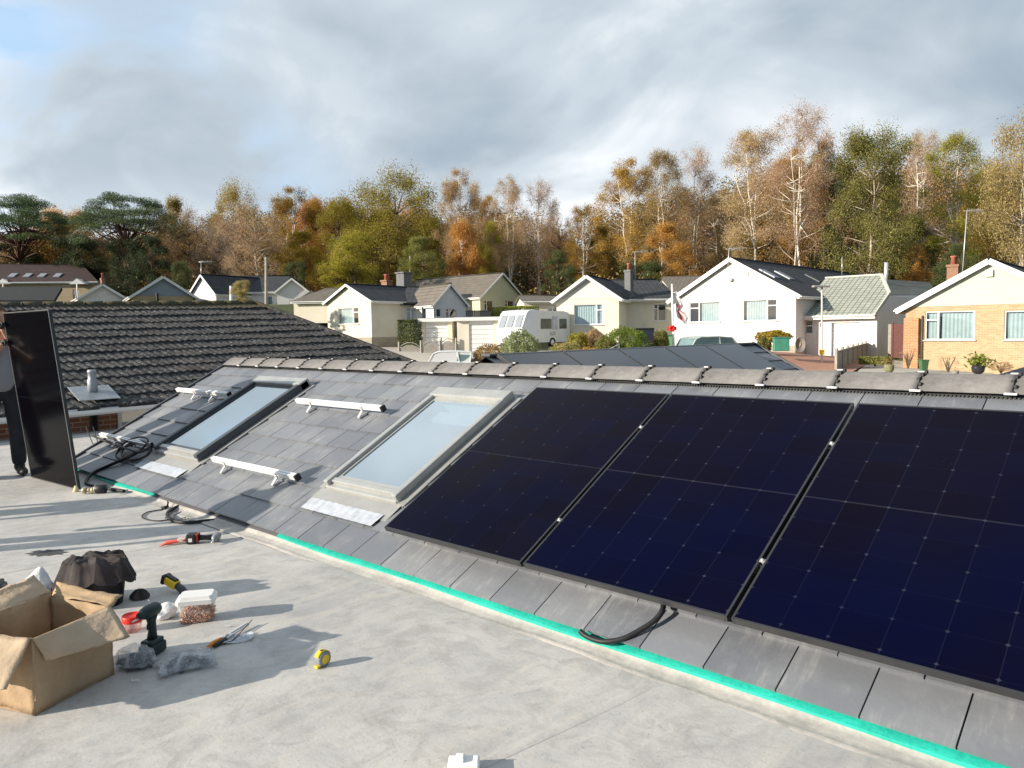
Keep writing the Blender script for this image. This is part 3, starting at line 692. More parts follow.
def window(root,O,e,hh,splits=(.3,),curtain=None,door=False,name='window',trans=True,fr=.055):
    inn=Vector((-e.y,e.x,0)); a,b,c,d=hh[:4]; ax=(e,inn,Z1)
    P=lambda x,z,dd=0:O+e*x+Z1*z+inn*dd
    f=MB(); D=.07
    f.box(P((a+b)/2,c+fr/2,D),b-a,.06,fr,ax); f.box(P((a+b)/2,d-fr/2,D),b-a,.06,fr,ax)
    for xx in (a+fr/2,b-fr/2): f.box(P(xx,(c+d)/2,D),fr,.06,d-c-2*fr,ax)
    xs_=[a+(b-a)*s for s in splits]
    for xx in xs_: f.box(P(xx,(c+d)/2,D),fr*1.3,.06,d-c-2*fr,ax)
    if trans and xs_ and not door:
        xl,xr=(a,xs_[0]) if splits[0]<.5 else (xs_[-1],b)
        f.box(P((xl+xr)/2,c+(d-c)*.70,D),abs(xr-xl)-fr,.055,fr,ax)
    f.box(P((a+b)/2,c-.02,-.02),b-a+.12,.14,.035,ax)
    w=f.build(name,M_white,root)
    g=MB(); g.face([P(a+fr,c+fr,D+.005),P(b-fr,c+fr,D+.005),P(b-fr,d-fr,D+.005),P(a+fr,d-fr,D+.005)]); g.build('pane',M_winpane,w)
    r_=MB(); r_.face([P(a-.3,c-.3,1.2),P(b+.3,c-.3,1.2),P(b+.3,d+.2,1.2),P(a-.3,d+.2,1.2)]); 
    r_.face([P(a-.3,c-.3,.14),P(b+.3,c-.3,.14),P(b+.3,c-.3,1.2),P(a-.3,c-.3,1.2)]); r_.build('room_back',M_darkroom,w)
    if curtain is not None:
        for (s0,s1) in curtain:
            k=MB(); n=int((s1-s0)*(b-a)/.035)+2; vs=[]
            for i in range(n+1):
                x=a+(b-a)*(s0+(s1-s0)*i/n)
                for z in (c+.02,d-.02): vs.append(P(x,z,.19+.022*math.sin(i*1.35)))
            k.raw(vs,[(2*i,2*i+2,2*i+3,2*i+1) for i in range(n)],0,True); k.build('curtain',M_curtain,w)
    return w
M_winpane=mat_pane('house_glass',.16)
def slab(mb,pts,t=.10,vdir=None,mi=0):
    """roof plane polygon: pts[0],pts[1] along the eaves; uv u along eaves, v up the slope"""
    a=Vector(pts[0]); u=(Vector(pts[1])-a).normalized(); n=u.cross(Vector(pts[2])-a).normalized()
    if n.z<0: n=-n
    v=n.cross(u); 
    if v.z<0: v=-v
    P=[Vector(p) for p in pts]; uv=[((p-a).dot(u),(p-a).dot(v)) for p in P]
    mb.face(P,uv=uv,mi=mi); lo=[p-n*t for p in P]; mb.face(lo[::-1],uv=uv[::-1],mi=mi)
    for i in range(len(P)):
        j=(i+1)%len(P); mb.face([P[i],P[j],lo[j],lo[i]],uv=[uv[i],uv[j],uv[j],uv[i]],mi=mi)
def hpx(holes,P0,e,O):
    out=[]
    for h in holes:
        if h[0]<100: out.append((h[0],h[1],h[2]+.6,h[3]+.6)); continue
        A=inter(h[0],P0,e); B=inter(h[1],P0,e); m=(A+B)/2; dd=(m-CAM).dot(fwd); pm_=(h[0]+h[1])/2
        # depth of a point at mid height, then heights from the two picture rows
        q0=CAM+ray(pm_,h[2])*((m.x-CAM.x)/ray(pm_,h[2]).x); q1=CAM+ray(pm_,h[3])*((m.x-CAM.x)/ray(pm_,h[3]).x)
        out.append(((A-O).dot(e),(B-O).dot(e),q1.z-O.z,q0.z-O.z))
    return out
def gable(root,pxL,pxR,pyE,pyA,pyB,d,L,yo,wall,roof,gab=None,holes=(),curt={},oh=.32,plinth=None,sideholes=(),apexpx=None,trim=None,bargew=.19,zb=None,splits={},both=True,mid=.5):
    """gable-fronted volume; pixels give its width, eaves, apex and base at depth d; ridge runs back L metres"""
    e=yawvec(yo); P0=at((pxL+pxR)/2,330,d); A=inter(pxL,P0,e); B=inter(pxR,P0,e); W=(B-A).dot(e); back=Vector((-e.y,e.x,0))
    pm_=(pxL+pxR)/2; zE=zat(pm_,pyE,d); zA=zat(pm_,pyA,d); z0=zat(pm_,pyB,d) if zb is None else zb
    A=Vector((A.x+e.x*oh,A.y+e.y*oh,0)); w=W-2*oh; rise=(zA-zE)/(W/2)       # wall inset by the roof overhang
    zW=zE+rise*oh                                                            # height where wall meets roof
    O=Vector((A.x,A.y,z0-.6)); H=zW-z0+.6; hs=hpx(holes,P0,e,O)
    mb=MB(); wallface(mb,O,e,w,H,[(h[0],h[1],h[2],min(h[3],H-.01)) for h in hs])
    O2=O+e*w; shs=[(h[0],h[1],h[2]+.6,h[3]+.6) for h in sideholes]
    wallface(mb,O2,back,L,H,shs); wallface(mb,O+back*L,-back,L,H); wallface(mb,O2+back*L,-e,w,H)
    mats=[wall,gab or wall,plinth or wall]
    C=O+e*(w/2)+Z1*(H+rise*w/2)
    ga=[O+Z1*H,O2+Z1*H,C]
    if gab: ga=[p-back*.02 for p in ga]
    mb.face(ga,uv=[(0,H),(w,H),(w/2,H+rise*w/2)],mi=1)
    if gab: mb.face([ga[0],ga[1],ga[1]+back*.02,ga[0]+back*.02],mi=1)
    mb.face([p+back*L+(back*.02 if gab else Z1*0) for p in (ga[1],ga[0],ga[2])],uv=[(0,H),(w,H),(w/2,H+rise*w/2)],mi=1)
    if plinth:
        for (o_,dd,ww) in ((O,e,w),(O2,back,L)):
            nn=Vector((dd.y,-dd.x,0))*.02
            mb.face([o_+nn,o_+dd*ww+nn,o_+dd*ww+nn+Z1*1.05,o_+nn+Z1*1.05],uv=[(0,0),(ww,0),(ww,1.05),(0,1.05)],mi=2); mb.face([o_+nn+Z1*1.05,o_+dd*ww+nn+Z1*1.05,o_+dd*ww+Z1*1.05,o_+Z1*1.05],mi=2)
    mb.build('wall',mats,root)
    # roof planes with overhang
    f0=-.22; rf=MB(); ap=C+Z1*.06
    El=O-e*oh; El=Vector((El.x,El.y,zE)); Er=O2+e*oh; Er=Vector((Er.x,Er.y,zE)); Lb=L+.2
    t=Z1*.10
    slab(rf,[El+back*Lb+t,El+back*f0+t,ap+back*f0+t,ap+back*Lb+t]); slab(rf,[Er+back*f0+t,Er+back*Lb+t,ap+back*Lb+t,ap+back*f0+t])
    ro=rf.build('roof',roof,root)
    rg=MB(); rg.tube([ap+back*(f0)+t+Z1*.0,ap+back*Lb+t],.075,8); rg.build('ridge',roof,ro)
    for (EE,nm) in ((El,'l'),(Er,'r')):
        bb=MB(); q=back*(f0-.02); bb.beam(EE+q-Z1*.0,ap+q+Z1*.02,.03,bargew,Vector((0,0,1)).cross(Z1) if False else Z1); bb.build('bargeboard',trim or M_white,root)
        bb=MB(); bb.beam(EE+back*f0-Z1*.02,EE+back*Lb-Z1*.02,.025,.16); s=1 if EE is Er else -1
        bb.beam(EE+back*f0+e*(s*.07)+Z1*.03,EE+back*Lb+e*(s*.07)+Z1*.03,.10,.07,bev=.02); bb.build('gutter',trim or M_white,root)
        # white soffit closing the overhang at the front
    for i,h in enumerate(holes): window(root,O,e,hs[i],splits.get(i,(.3,)),curt.get(i))
    for i,h in enumerate(sideholes): window(root,O2,back,shs[i],(.5,),None)
    return dict(O=O,e=e,back=back,w=w,H=H,z0=z0,ap=ap,El=El,Er=Er,rise=rise,zE=zE,L=L)
def rng(root,pxL,pxR,pyE,pyR,pyB,d,D,yo,wall,roof,holes=(),curt={},oh=.28,plinth=None,splits={},trim=None,rL=0,rR=0):
    """range with its ridge across the view: front wall, front and back roof slope, gable ends"""
    e=yawvec(yo); P0=at((pxL+pxR)/2,330,d); A=inter(pxL,P0,e); B=inter(pxR,P0,e); W=(B-A).dot(e); back=Vector((-e.y,e.x,0)); pm_=(pxL+pxR)/2
    zE=zat(pm_,pyE,d); z0=zat(pm_,pyB,d); zR=zat(pm_,pyR,d+D/2)
    O=Vector((A.x,A.y,z0-.6))+back*oh; rise=(zR-zE)/(D/2+oh); zW=zE+rise*oh; H=zW-z0+.6; hs=hpx(holes,P0+back*oh,e,O)
    mb=MB(); wallface(mb,O,e,W,H,[(h[0],h[1],h[2],min(h[3],H-.01)) for h in hs]); O2=O+e*W
    for (o_,dd) in ((O2,back),(O+back*D,-back)):
        wallface(mb,o_,dd,D,H); mb.face([o_+Z1*H,o_+dd*D+Z1*H,o_+dd*(D/2)+Z1*(H+rise*D/2)],uv=[(0,H),(D,H),(D/2,H+rise*D/2)])
    wallface(mb,O2+back*D,-e,W,H)
    if plinth:
        nn=-back*.02; mb.face([O+nn,O2+nn,O2+nn+Z1*1.1,O+nn+Z1*1.1],uv=[(0,0),(W,0),(W,1.1),(0,1.1)],mi=1); mb.face([O+nn+Z1*1.1,O2+nn+Z1*1.1,O2+Z1*1.1,O+Z1*1.1],mi=1)
    mb.build('wall',[wall,plinth or wall],root)
    rf=MB(); t=Z1*.1; Ef=Vector((A.x,A.y,zE))+t; Eb=Ef+back*(D+2*oh); Rl=Ef+back*(D/2+oh); Rl.z=zR+.1
    g=.15; a=Ef-e*g;b=Ef+e*(W+g); r0=Rl-e*(g-rL); r1=Rl+e*(W+g-rR)
    slab(rf,[a,b,r1,r0]); slab(rf,[Eb+e*(W+g),Eb-e*g,r0,r1]); ro=rf.build('roof',roof,root); rg=MB(); rg.tube([r0,r1],.075,8); rg.build('ridge',roof,ro)
    bb=MB(); bb.beam(a-t*1.2,b-t*1.2,.025,.16); bb.beam(a-back*.06-t*.7,b-back*.06-t*.7,.10,.07,bev=.02); bb.build('gutter',trim or M_white,root)
    for i,h in enumerate(holes): window(root,O,e,hs[i],splits.get(i,(.35,)),curt.get(i))
    return dict(O=O,e=e,back=back,w=W,H=H,z0=z0,zE=zE,zR=zR,Rl=r0,Rr=r1,L=D)
def hthing(name,label,px,d,cat='house'): 
    p=gp(px,d); return thing(name,label,cat,tuple(p))
def box_chimney(root,px,py0,py1,d,wpx,mat,pot=True):
    a=at(px,py0,d); b=at(px,py1,d); w=wpx*d/F; m=MB(); m.box((a.x,a.y,(a.z+b.z)/2-.5),w,w*.8,b.z-a.z+1.0); m.box((a.x,a.y,b.z),w*1.15,w,.12); 
    o=m.build('chimney',mat,root)
    # brick uv missing on box: object coords materials used instead
    if pot:
        m=MB(); m.lathe((a.x,a.y,b.z+.05),[(w*.30,0),(w*.24,.35),(w*.32,.38),(w*.32,.45),(.0,.45)],12); m.build('chimney_pot',pm('terracotta_pot',(.40,.13,.09),.8,.15,6),o)
M_chbrick=pm('chimney_brick',(.30,.17,.11),.9,.3,14,fine=.4); M_chgrey=pm('chimney_grey',(.16,.165,.17),.9,.25,8)
def aerial(root,px,py0,py1,d,mat=None,arm=True,lean=0):
    a=at(px,py0,d); b=at(px+lean,py1,d); m=MB(); m.tube([a-Z1*.3,b],.022,6); o=m.build('aerial_mast',M_alu,root)
    if arm:
        m=MB(); e=yawvec(12); m.tube([b-e*.2,b+e*.95+Z1*.03],.014,5)
        for k in range(9): m.tube([b+e*(.05+.1*k)-Z1*.12,b+e*(.05+.1*k)+Z1*.12],.007,4)
        m.build('aerial',M_alu,o)
# --- yellow brick house on the right
hA=hthing('brick_bungalow','yellow brick bungalow with pale boarded gable at the right edge',975,33)
g=gable(hA,897,1094,309,263,372,33,13,-43,M_ybrick,M_tslate,M_sage,holes=((924.8,974.5,310.8,340),(1004,1062,310,340)),curt={0:((.0,.30),(.33,1)),1:((0,.62),(.7,1))},oh=.36,bargew=.24,splits={0:(.27,),1:(.70,)})
O,e,bk=g['O'],g['e'],g['back']
mb=MB(); wallface(mb,O-e*.03-bk*.16,e,.62,3.0); wallface(mb,O+e*.59-bk*.16,bk,.16,3.0); wallface(mb,O-e*.03,-bk,.16,3.0); mb.build('brick_pier',mat_brick('orange_brick',(.52,.25,.11),(.42,.18,.08),(.50,.42,.33)),hA)
mb=MB(); mb.tube([O+e*.72-bk*.06+Z1*3.1,O+e*.72-bk*.06+Z1*.5],.035,8); mb.build('downpipe',pm('brown_pipe',(.12,.08,.06),.5,.1,5),hA)
mb=MB(); mb.box(O+e*(g['w']/2)-bk*.08+Z1*(g['H']+1.35),.30,.10,.30,(e,bk,Z1),bev=.03); mb.build('alarm_box',M_white,hA)
for s in (2.75,5.4):
    mb=MB(); mb.box(O+e*s-bk*.006+Z1*1.12,.26,.02,.13,(e,bk,Z1)); mb.build('air_brick',M_chbrick,hA)
box_chimney(hA,953,290,266,39,10,M_chbrick)
aerial(hA,962,275,211,37,lean=5)
# --- white boarded house with long slate roof, with the pale green garage wing
hB=hthing('white_bungalow','white boarded bungalow with dark slate roof and pale green tiled garage wing',740,45)
g=gable(hB,669,801,300,261,353,45.3,19,-43,M_wclad,M_tslate,None,holes=((689.2,720,301.6,322.3),(742.5,776.7,299.3,321)),curt={0:((.34,1),),1:((.08,.72),)},oh=.30,plinth=M_stone,bargew=.24,splits={0:(.32,),1:(.72,)})
O,e,bk=g['O'],g['e'],g['back']; ap=g['ap']
mb=MB(); mb.tube([O+e*(g['w']/2)-bk*.02+Z1*(g['H']+1.05),O+e*(g['w']/2)-bk*.14+Z1*(g['H']+1.05)],.13,12); mb.build('security_light',M_white,hB)
for k,(s,dn) in enumerate(((1.3,.25),(3.4,.25),(8.0,.3))):
    c=ap.lerp(g['Er'],.42)+bk*s+Z1*.13; sl_=(g['Er']-ap).normalized(); nn_=bk.cross(sl_); nn_=nn_ if nn_.z>0 else -nn_
    mb=MB(); mb.box(c,.75,1.1,.08,(bk,sl_,nn_)); mb.build('roof_window',M_galv if k<2 else M_dgrey,hB)
aerial(hB,728,262,249,44,lean=1); aerial(hB,842,272,257,52,arm=False)
# garage wing: one slope up from the front eaves, clipped top right corner
dg=42.45
def P_(px,py,d): return at(px,py,d)
gE=yawvec(-43); gB=Vector((-gE.y,gE.x,0)); P0=at(834,315,dg); a=inter(793,P0,gE); b=inter(875,P0,gE); zE=zat(834,315.5,dg); zG=zat(845,357,dg)
a.z=zE;b.z=zE; slope=.50; W=(b-a).length
top=zat(858,277,dg+4)-.0; run=(top-zE)/slope
rf=MB(); slab(rf,[a,b,b+gB*2.3+Z1*2.3*slope,b-gE*1.2+gB*run+Z1*run*slope,a+gB*run+Z1*run*slope],.12); ro=rf.build('garage_roof',M_tgreen,hB)
mb=MB(); 
c1=b+Z1*.02; c2=b+gB*2.3+Z1*(2.3*slope+.04); c3=b-gE*1.2+gB*run+Z1*(run*slope+.04)
mb.beam(c2,c3,.16,.14,bev=.02); mb.beam(c3,a+gB*run+Z1*(run*slope+.04),.14,.10,bev=.02); mb.beam(c1-gE*.01,c2,.06,.14); mb.build('garage_ridge',pm('pale_ridge',(.55,.57,.50),.8,.1,5),ro)
mb=MB(); mb.beam(a-gB*.03-Z1*.10,b-gB*.03-Z1*.10,.03,.22); mb.beam(a-gB*.10-Z1*.04,b-gB*.10-Z1*.04,.11,.08,bev=.02); mb.build('gutter',M_white,hB)
O=a+gB*.3; O.z=zG-.5; H=zE-O.z+.1; gdo,hw=hpx(((831.6,860.6,322.5,356),(804.2,813.1,320,333.8)),P0+gB*.3,gE,O); gdo=(gdo[0],gdo[1],.5,gdo[3])
mb=MB(); wallface(mb,O,gE,W,H,(hw,gdo),dep=.22); 
O2=O+gE*W; 
for (q0,dd,ww,hh_) in ((O2,gB,run+6,H+.9),):
    mb.face([q0,q0+dd*ww,q0+dd*ww+Z1*hh_,q0+dd*2.2+Z1*(H+.95),q0+Z1*H],uv=[(0,0)]*5)
wl=mb.build('garage_wall',M_render,hB)
window(hB,O,gE,hw,(),None,trans=False); 
f=MB(); f.box(O+gE*(hw[0]+hw[1])/2+gB*.06+Z1*(hw[2]+(hw[3]-hw[2])*.58),hw[1]-hw[0],.06,.06,(gE,gB,Z1)); f.build('window_bar',M_white,hB)
mb=MB(); 
gh_=(gdo[3]-.5)/9
for k in range(9): mb.box(O+gE*((gdo[0]+gdo[1])/2)+gB*.16+Z1*(.5+gh_*(k+.5)),gdo[1]-gdo[0]-.03,.03,gh_-.01,(gE,gB,Z1),bev=.008)
mb.build('garage_door',M_white,hB)
for s in (gdo[0]-.06,gdo[1]+.06):
    f=MB(); f.box(O+gE*s+gB*.02+Z1*(.25+gdo[3]/2),.10,.10,gdo[3]-.4,(gE,gB,Z1)); f.build('door_jamb',M_white,hB)
mb=MB(); mb.tube([O+gE*.12-gB*.08+Z1*(H-.3),O+gE*.12-gB*.08+Z1*.3],.04,8); mb.build('downpipe',M_white,hB)
mb=MB(); mb.box(O+gE*(hw[1]+.45)-gB*.04+Z1*(hw[3]-.3),.10,.08,.22,(gE,gB,Z1),bev=.02); mb.build('wall_lamp',M_dgrey,hB)
# rear flat-pitched glazed-looking roof behind the garage wing
mb=MB(); q=[at(879,295,48),at(936,294.5,52),at(930,282,60),at(862,278,54)]
slab(mb,q,.12); mb.build('rear_roof',mat_tiles('blue_grey_sheet',(.10,.125,.13),(.13,.155,.16),1.1,.9,.06,spk=(.16,.18,.19),rough=.35),hB)
mb=MB(); mb.beam(q[0]-Z1*.2,q[1]-Z1*.2,.05,.34); mb.build('rear_fascia',M_white,hB)
mb=MB(); w0=q[0]; w1=q[1]; mb.face([w0-Z1*.3,w1-Z1*.3,w1-Z1*4,w0-Z1*4]); mb.build('rear_wall',M_render,hB)
a_=at(886,281,54); mb=MB(); mb.lathe((a_.x,a_.y,a_.z-.4),[(.14,0),(.14,1.7),(.0,1.7)],12); mb.build('flue',M_alu,hB)
# --- cream house in the middle
hC=hthing('cream_bungalow','cream bungalow with white boarded gable behind the flagpole',620,48)
g=gable(hC,553,623,301.5,278,353,49,7.5,-22,M_cream,M_tslate,M_wclad,holes=((574,602.8,304,324.7),),curt={0:((0,1),)},oh=.26,bargew=.2,splits={0:(.78,)},plinth=M_stone)
g2=rng(hC,616,678,300,281,352,50,7.0,4,M_cream,M_tslate,holes=((653.7,666.5,303.3,321),),splits={0:(.35,)},rR=.6)
box_chimney(hC,629,284,271,50,7,M_chgrey); aerial(hC,635,281,252,50,arm=True)
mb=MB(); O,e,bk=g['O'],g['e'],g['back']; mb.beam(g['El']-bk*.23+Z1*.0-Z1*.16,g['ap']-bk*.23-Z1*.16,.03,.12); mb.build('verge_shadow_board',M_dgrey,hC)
# --- cream house left of it, with cross gable
h1=hthing('cream_bungalow','cream bungalow with black slate roof, brown downpipe and two rooftop chimneys',390,54)
g=gable(h1,326,374,303,286.5,344,53,6.6,-36,M_cream,M_tslate,None,holes=((338.5,359,307.5,324),),splits={0:(.72,)},curt={0:((0,.7),)},oh=.22,plinth=M_stone,bargew=.16)
g2=rng(h1,372,436,304,288.5,345,54,6.5,2,M_cream,M_tslate,holes=((406,423.4,307.5,320.5),(426.5,430.5,307.5,324)),splits={0:(.3,),1:()},plinth=M_stone,trim=M_black)
mb=MB(); p0=at(375,306,53.2); mb.tube([p0,p0-Z1*2.7],.05,8); mb.build('downpipe',pm('brown_pipe',(.1,.08,.06)),h1)
box_chimney(h1,404,288,273,62,12,M_chgrey,False); box_chimney(h1,387,289,281,58,9,M_chbrick)
g=gable(h1,432,468,306.5,286,345,52.6,4.2,34,M_render,M_tbrown,M_render,holes=((434.5,441.5,308.5,318),(446,457.6,308.5,319)),oh=.16,bargew=.13,trim=M_white)
# --- yellow house behind
h5=hthing('yellow_house','pale yellow gabled house with grey-brown roof behind the garages',480,66)
g=gable(h5,479,524,299,275,326,65,11,50,M_yellow,M_tbrown,None,holes=((484.8,493.4,300.5,311),(505.6,514.2,300.5,309.5)),oh=.2,bargew=.14)
hf=hthing('low_bungalow','low pale bungalow with flat brown roof partly hidden by the caravan',546,58)
rng(hf,525,572,302,297,320,58,5,6,M_cream,M_tbrown,holes=((1.8,2.9,.5,1.0),))
h6=hthing('brown_roofed_bungalow','brown tiled roof showing between the cream bungalow and the white boarded one',690,56)
rng(h6,655,712,293,278,330,57,9,-20,M_cream,M_tbrown)
# --- houses on the far left
hL1=hthing('white_gabled_bungalow','bungalow with brown roof and plain white gable, red chimney at its peak',98,62)
g=gable(hL1,79,129,299.5,286,316,61,9,34,M_render,M_tbrown,None,oh=.22,bargew=.17); box_chimney(hL1,103,286,279,66,4,M_chbrick)
hL2=hthing('blue_gabled_bungalow','bungalow with slate-blue boarded gable above brick and brown roof',164,58)
g=gable(hL2,131,198,298,278.5,312,57,10,30,M_ybrick,M_tbrown,M_grclad,oh=.24,bargew=.18)
p=at(157,297,56.2); mb=MB(); mb.box(p,.25,.2,.6,bev=.05); mb.build('wall_vent',M_black,hL2)
hL3=hthing('white_gabled_bungalow','white bungalow with long dark roof and two white gables behind the telegraph pole',250,68)
g=gable(hL3,191,219,296,276.5,312,66,6,-30,M_render,M_tslate,None,oh=.2,bargew=.15)
g2=rng(hL3,217,280,293,277.5,312,68,7,2,M_render,M_tslate,holes=((1.2,2.4,.5,1.4),(4.2,4.9,.3,1.4)))
g=gable(hL3,276,311,293,280,312,66,6,10,M_render,M_tbrown,None,holes=((1.0,2.2,.35,1.0),),oh=.18,bargew=.14)
aerial(hL3,201,277,262,67,arm=True)
hL4=hthing('grey_roofed_bungalow','low grey-brown tiled roof just left of the cream bungalow gable',320,60)
rng(hL4,293,352,302,290,315,58,7,-8,M_cream,M_tbrown,rL=1.2)
hL0=hthing('terraced_house','long terrace with maroon roof, small rooflights and tan boarding at the far left',40,78)
g0=rng(hL0,-60,99,283,266,306,77,9,6,pm('tan_boarding',(.42,.34,.23),.8,.12,3),M_tmaroon,rR=3.5,holes=((6.6,7.6,.2,1.6),(10.2,11,.2,1.6),(12.6,13.2,.2,1.6),(14.4,15.3,.2,1.6)))
for k,px in enumerate((13,28,42.5,58)):
    c=at(px,276.5,78.5); sl_=(g0['Rl']+g0['e']*0-(g0['O']+Z1*g0['H'])); sl_=(sl_-g0['e']*sl_.dot(g0['e'])).normalized(); nn_=g0['e'].cross(sl_); nn_=nn_ if nn_.z>0 else -nn_
    # snap to the roof plane
    pl=g0['O']+Z1*g0['H']; c=CAM+ray(px,276.5)*(nn_.dot(pl-CAM)/nn_.dot(ray(px,276.5)))+nn_*.12
    m=MB(); m.box(c,.62,1.0,.1,(g0['e'],sl_,nn_)); m.build('roof_window',M_galv,hL0)
for px in (3,77):
    c=at(px,284,76.5); m=MB(); e_=g0['e']; b_=g0['back']
    m.face([c-e_*.75,c+e_*.75,c+Z1*.55]); m.face([c-e_*.75,c+Z1*.55,c+Z1*.55+b_*2,c-e_*.75+b_*2]); m.face([c+e_*.75,c+e_*.75+b_*2,c+Z1*.55+b_*2,c+Z1*.55]); m.box(c-Z1*.8,.16,.1,1.6); m.build('porch_gable',M_white,hL0)
bl=hthing('dark_flat_roof_building','low building with broad black roof in front of the terrace',20,70,'building')
mb=MB(); slab(mb,[at(-40,300,66),at(54,300,66),at(62,287,72),at(-40,287,72)],.3); mb.build('roof',pm('black_felt',(.022,.026,.028),.9,.2,3),bl)
mb=MB(); a=at(-40,302,66.3); b=at(53,302,66.3); mb.face([a,b,b-Z1*3,a-Z1*3]); mb.build('wall',M_render,bl)
# --- garages (flat roofed)
def garage(pxL,pxR,pyT,pyB,d,door,label,wall):
    r_=hthing('garage',label,(pxL+pxR)/2,d,'garage'); e=yawvec(-4); bk=Vector((-e.y,e.x,0)); P0=at((pxL+pxR)/2,330,d); a=inter(pxL,P0,e); b=inter(pxR,P0,e); W=(b-a).dot(e)
    zT=zat((pxL+pxR)/2,pyT,d); zB=zat((pxL+pxR)/2,pyB,d); O=Vector((a.x,a.y,zB-.4)); H=zT-zB+.4
    mb=MB(); x0,x1=door[0]*W,door[1]*W; wallface(mb,O,e,W,H,((x0,x1,.4,.4+2.05),),dep=.12); wallface(mb,O+e*W,bk,5.5,H); wallface(mb,O+bk*5.5,-bk,5.5,H); wallface(mb,O+e*W+bk*5.5,-e,W,H); mb.build('wall',wall,r_)
    mb=MB(); c=O+e*W/2+bk*2.7+Z1*(H+.10); mb.box(c,W+.3,5.9,.22,(e,bk,Z1)); mb.build('fascia',M_white,r_)
    mb=MB(); mb.box(c+Z1*.125,W+.2,5.8,.03,(e,bk,Z1)); mb.build('roof',M_dgrey,r_)
    mb=MB(); 
    for k in range(7): mb.box(O+e*((x0+x1)/2)+bk*.09+Z1*(.4+.148+.29*k),x1-x0-.02,.03,.275,(e,bk,Z1),bev=.008)
    mb.build('door',M_white,r_)
garage(421,452,321.5,351,49.5,(.14,.86),'left flat-roofed cream garage, nearer the clipped dark hedge',M_cream)
garage(457,500,320.5,353,48,(.28,.85),'right flat-roofed cream garage, beside the caravan',M_cream)
# --- caravan
cv=hthing('caravan','white touring caravan with a towing cover draped over its front, between garage and cream bungalow',528,47,'caravan')
e=yawvec(47); bk=Vector((-e.y,e.x,0)); P0=at(522,340,46); z0=zat(510,349,46); Lc,Wc,Hc=4.6,2.1,2.15
O=Vector((P0.x,P0.y,z0+.35)); Lc=4.6; prof=[(0.12,0),(0,.25),(.05,.9),(.45,1.75),(.62,1.92),(1.1,1.98),(4.0,1.95),(4.5,1.85),(4.6,1.6),(4.6,.15),(4.5,0)]
def cbody(mb,prof,y0,y1,mi=0):
    A=[O+e*x+Z1*z+bk*y0 for x,z in prof]; B=[O+e*x+Z1*z+bk*y1 for x,z in prof]; n=len(prof); mb.face(A,mi=mi); mb.face(B[::-1],mi=mi)
    for i in range(n): j=(i+1)%n; mb.face([A[i],B[i],B[j],A[j]],mi=mi)
mb=MB(); cbody(mb,prof,0,Wc); mb.build('body',pm('caravan_white',(.76,.76,.72),.35,.05,2),cv)
mb=MB(); 
cov=[(-.03,.2),(-.02,.9),(.40,1.78),(.6,1.96),(1.15,2.02),(1.45,1.98),(1.3,1.5),(1.22,.9),(1.30,.15)]
cbody(mb,cov,-.03,Wc+.03); mb.build('towing_cover',pm('white_cover_cloth',(.78,.80,.84),.8,.08,3,bump=.6,bscale=3,bd=.05),cv)
for s,wd in ((.12,.5),(.8,.5),(1.45,.5)):
    m=MB(); a_=O+bk*s; m.face([a_+e*(-.03)+Z1*.95-e*.02,a_+bk*wd+e*(-.03)+Z1*.95-e*.02,a_+bk*wd+e*.36+Z1*1.70-e*.04,a_+e*.36+Z1*1.70-e*.04]); m.build('front_window',pm('smoked_glass',(.28,.31,.34),.15,.1,4),cv)
for x0_,x1_,nm in ((1.75,2.75,'w'),(3.55,4.25,'w')):
    m=MB(); m.box(O+e*((x0_+x1_)/2)+Z1*1.15-bk*.02,x1_-x0_,.04,.62,(e,bk,Z1),bev=.05); wq=m.build('side_window',pm('dark_tinted_glass',(.10,.10,.08),.1,.2,3),cv)
m=MB(); m.box(O+e*3.1+Z1*1.2-bk*.02,.5,.03,.85,(e,bk,Z1),bev=.04); m.build('side_cover',pm('grey_cover',(.55,.56,.58),.8,.15,4),cv)
m=MB(); m.box(O+e*2.9+Z1*.55-bk*.02,.5,.03,.22,(e,bk,Z1),bev=.02); m.build('locker',M_silverf,cv)
for y in (.0,Wc-.16):
    m=MB(); m.lathe(O+e*2.85-Z1*.02+bk*(y-.01),[(.0,0),(.30,0),(.32,.03),(.32,.15),(.0,.15)],20,(e,Z1,bk)); w_=m.build('wheel',M_rubber,cv)
    m=MB(); m.lathe(O+e*2.85-Z1*.02+bk*(y-.03),[(.0,0),(.17,.0),(.19,.04),(0,.04)],14,(e,Z1,bk)); m.build('rim',M_alu,w_)
m=MB(); m.beam(O-Z1*.05+bk*1.0,O-Z1*.15+bk*1.0-e*1.1,.08,.08); m.build('drawbar',M_dgrey,cv)
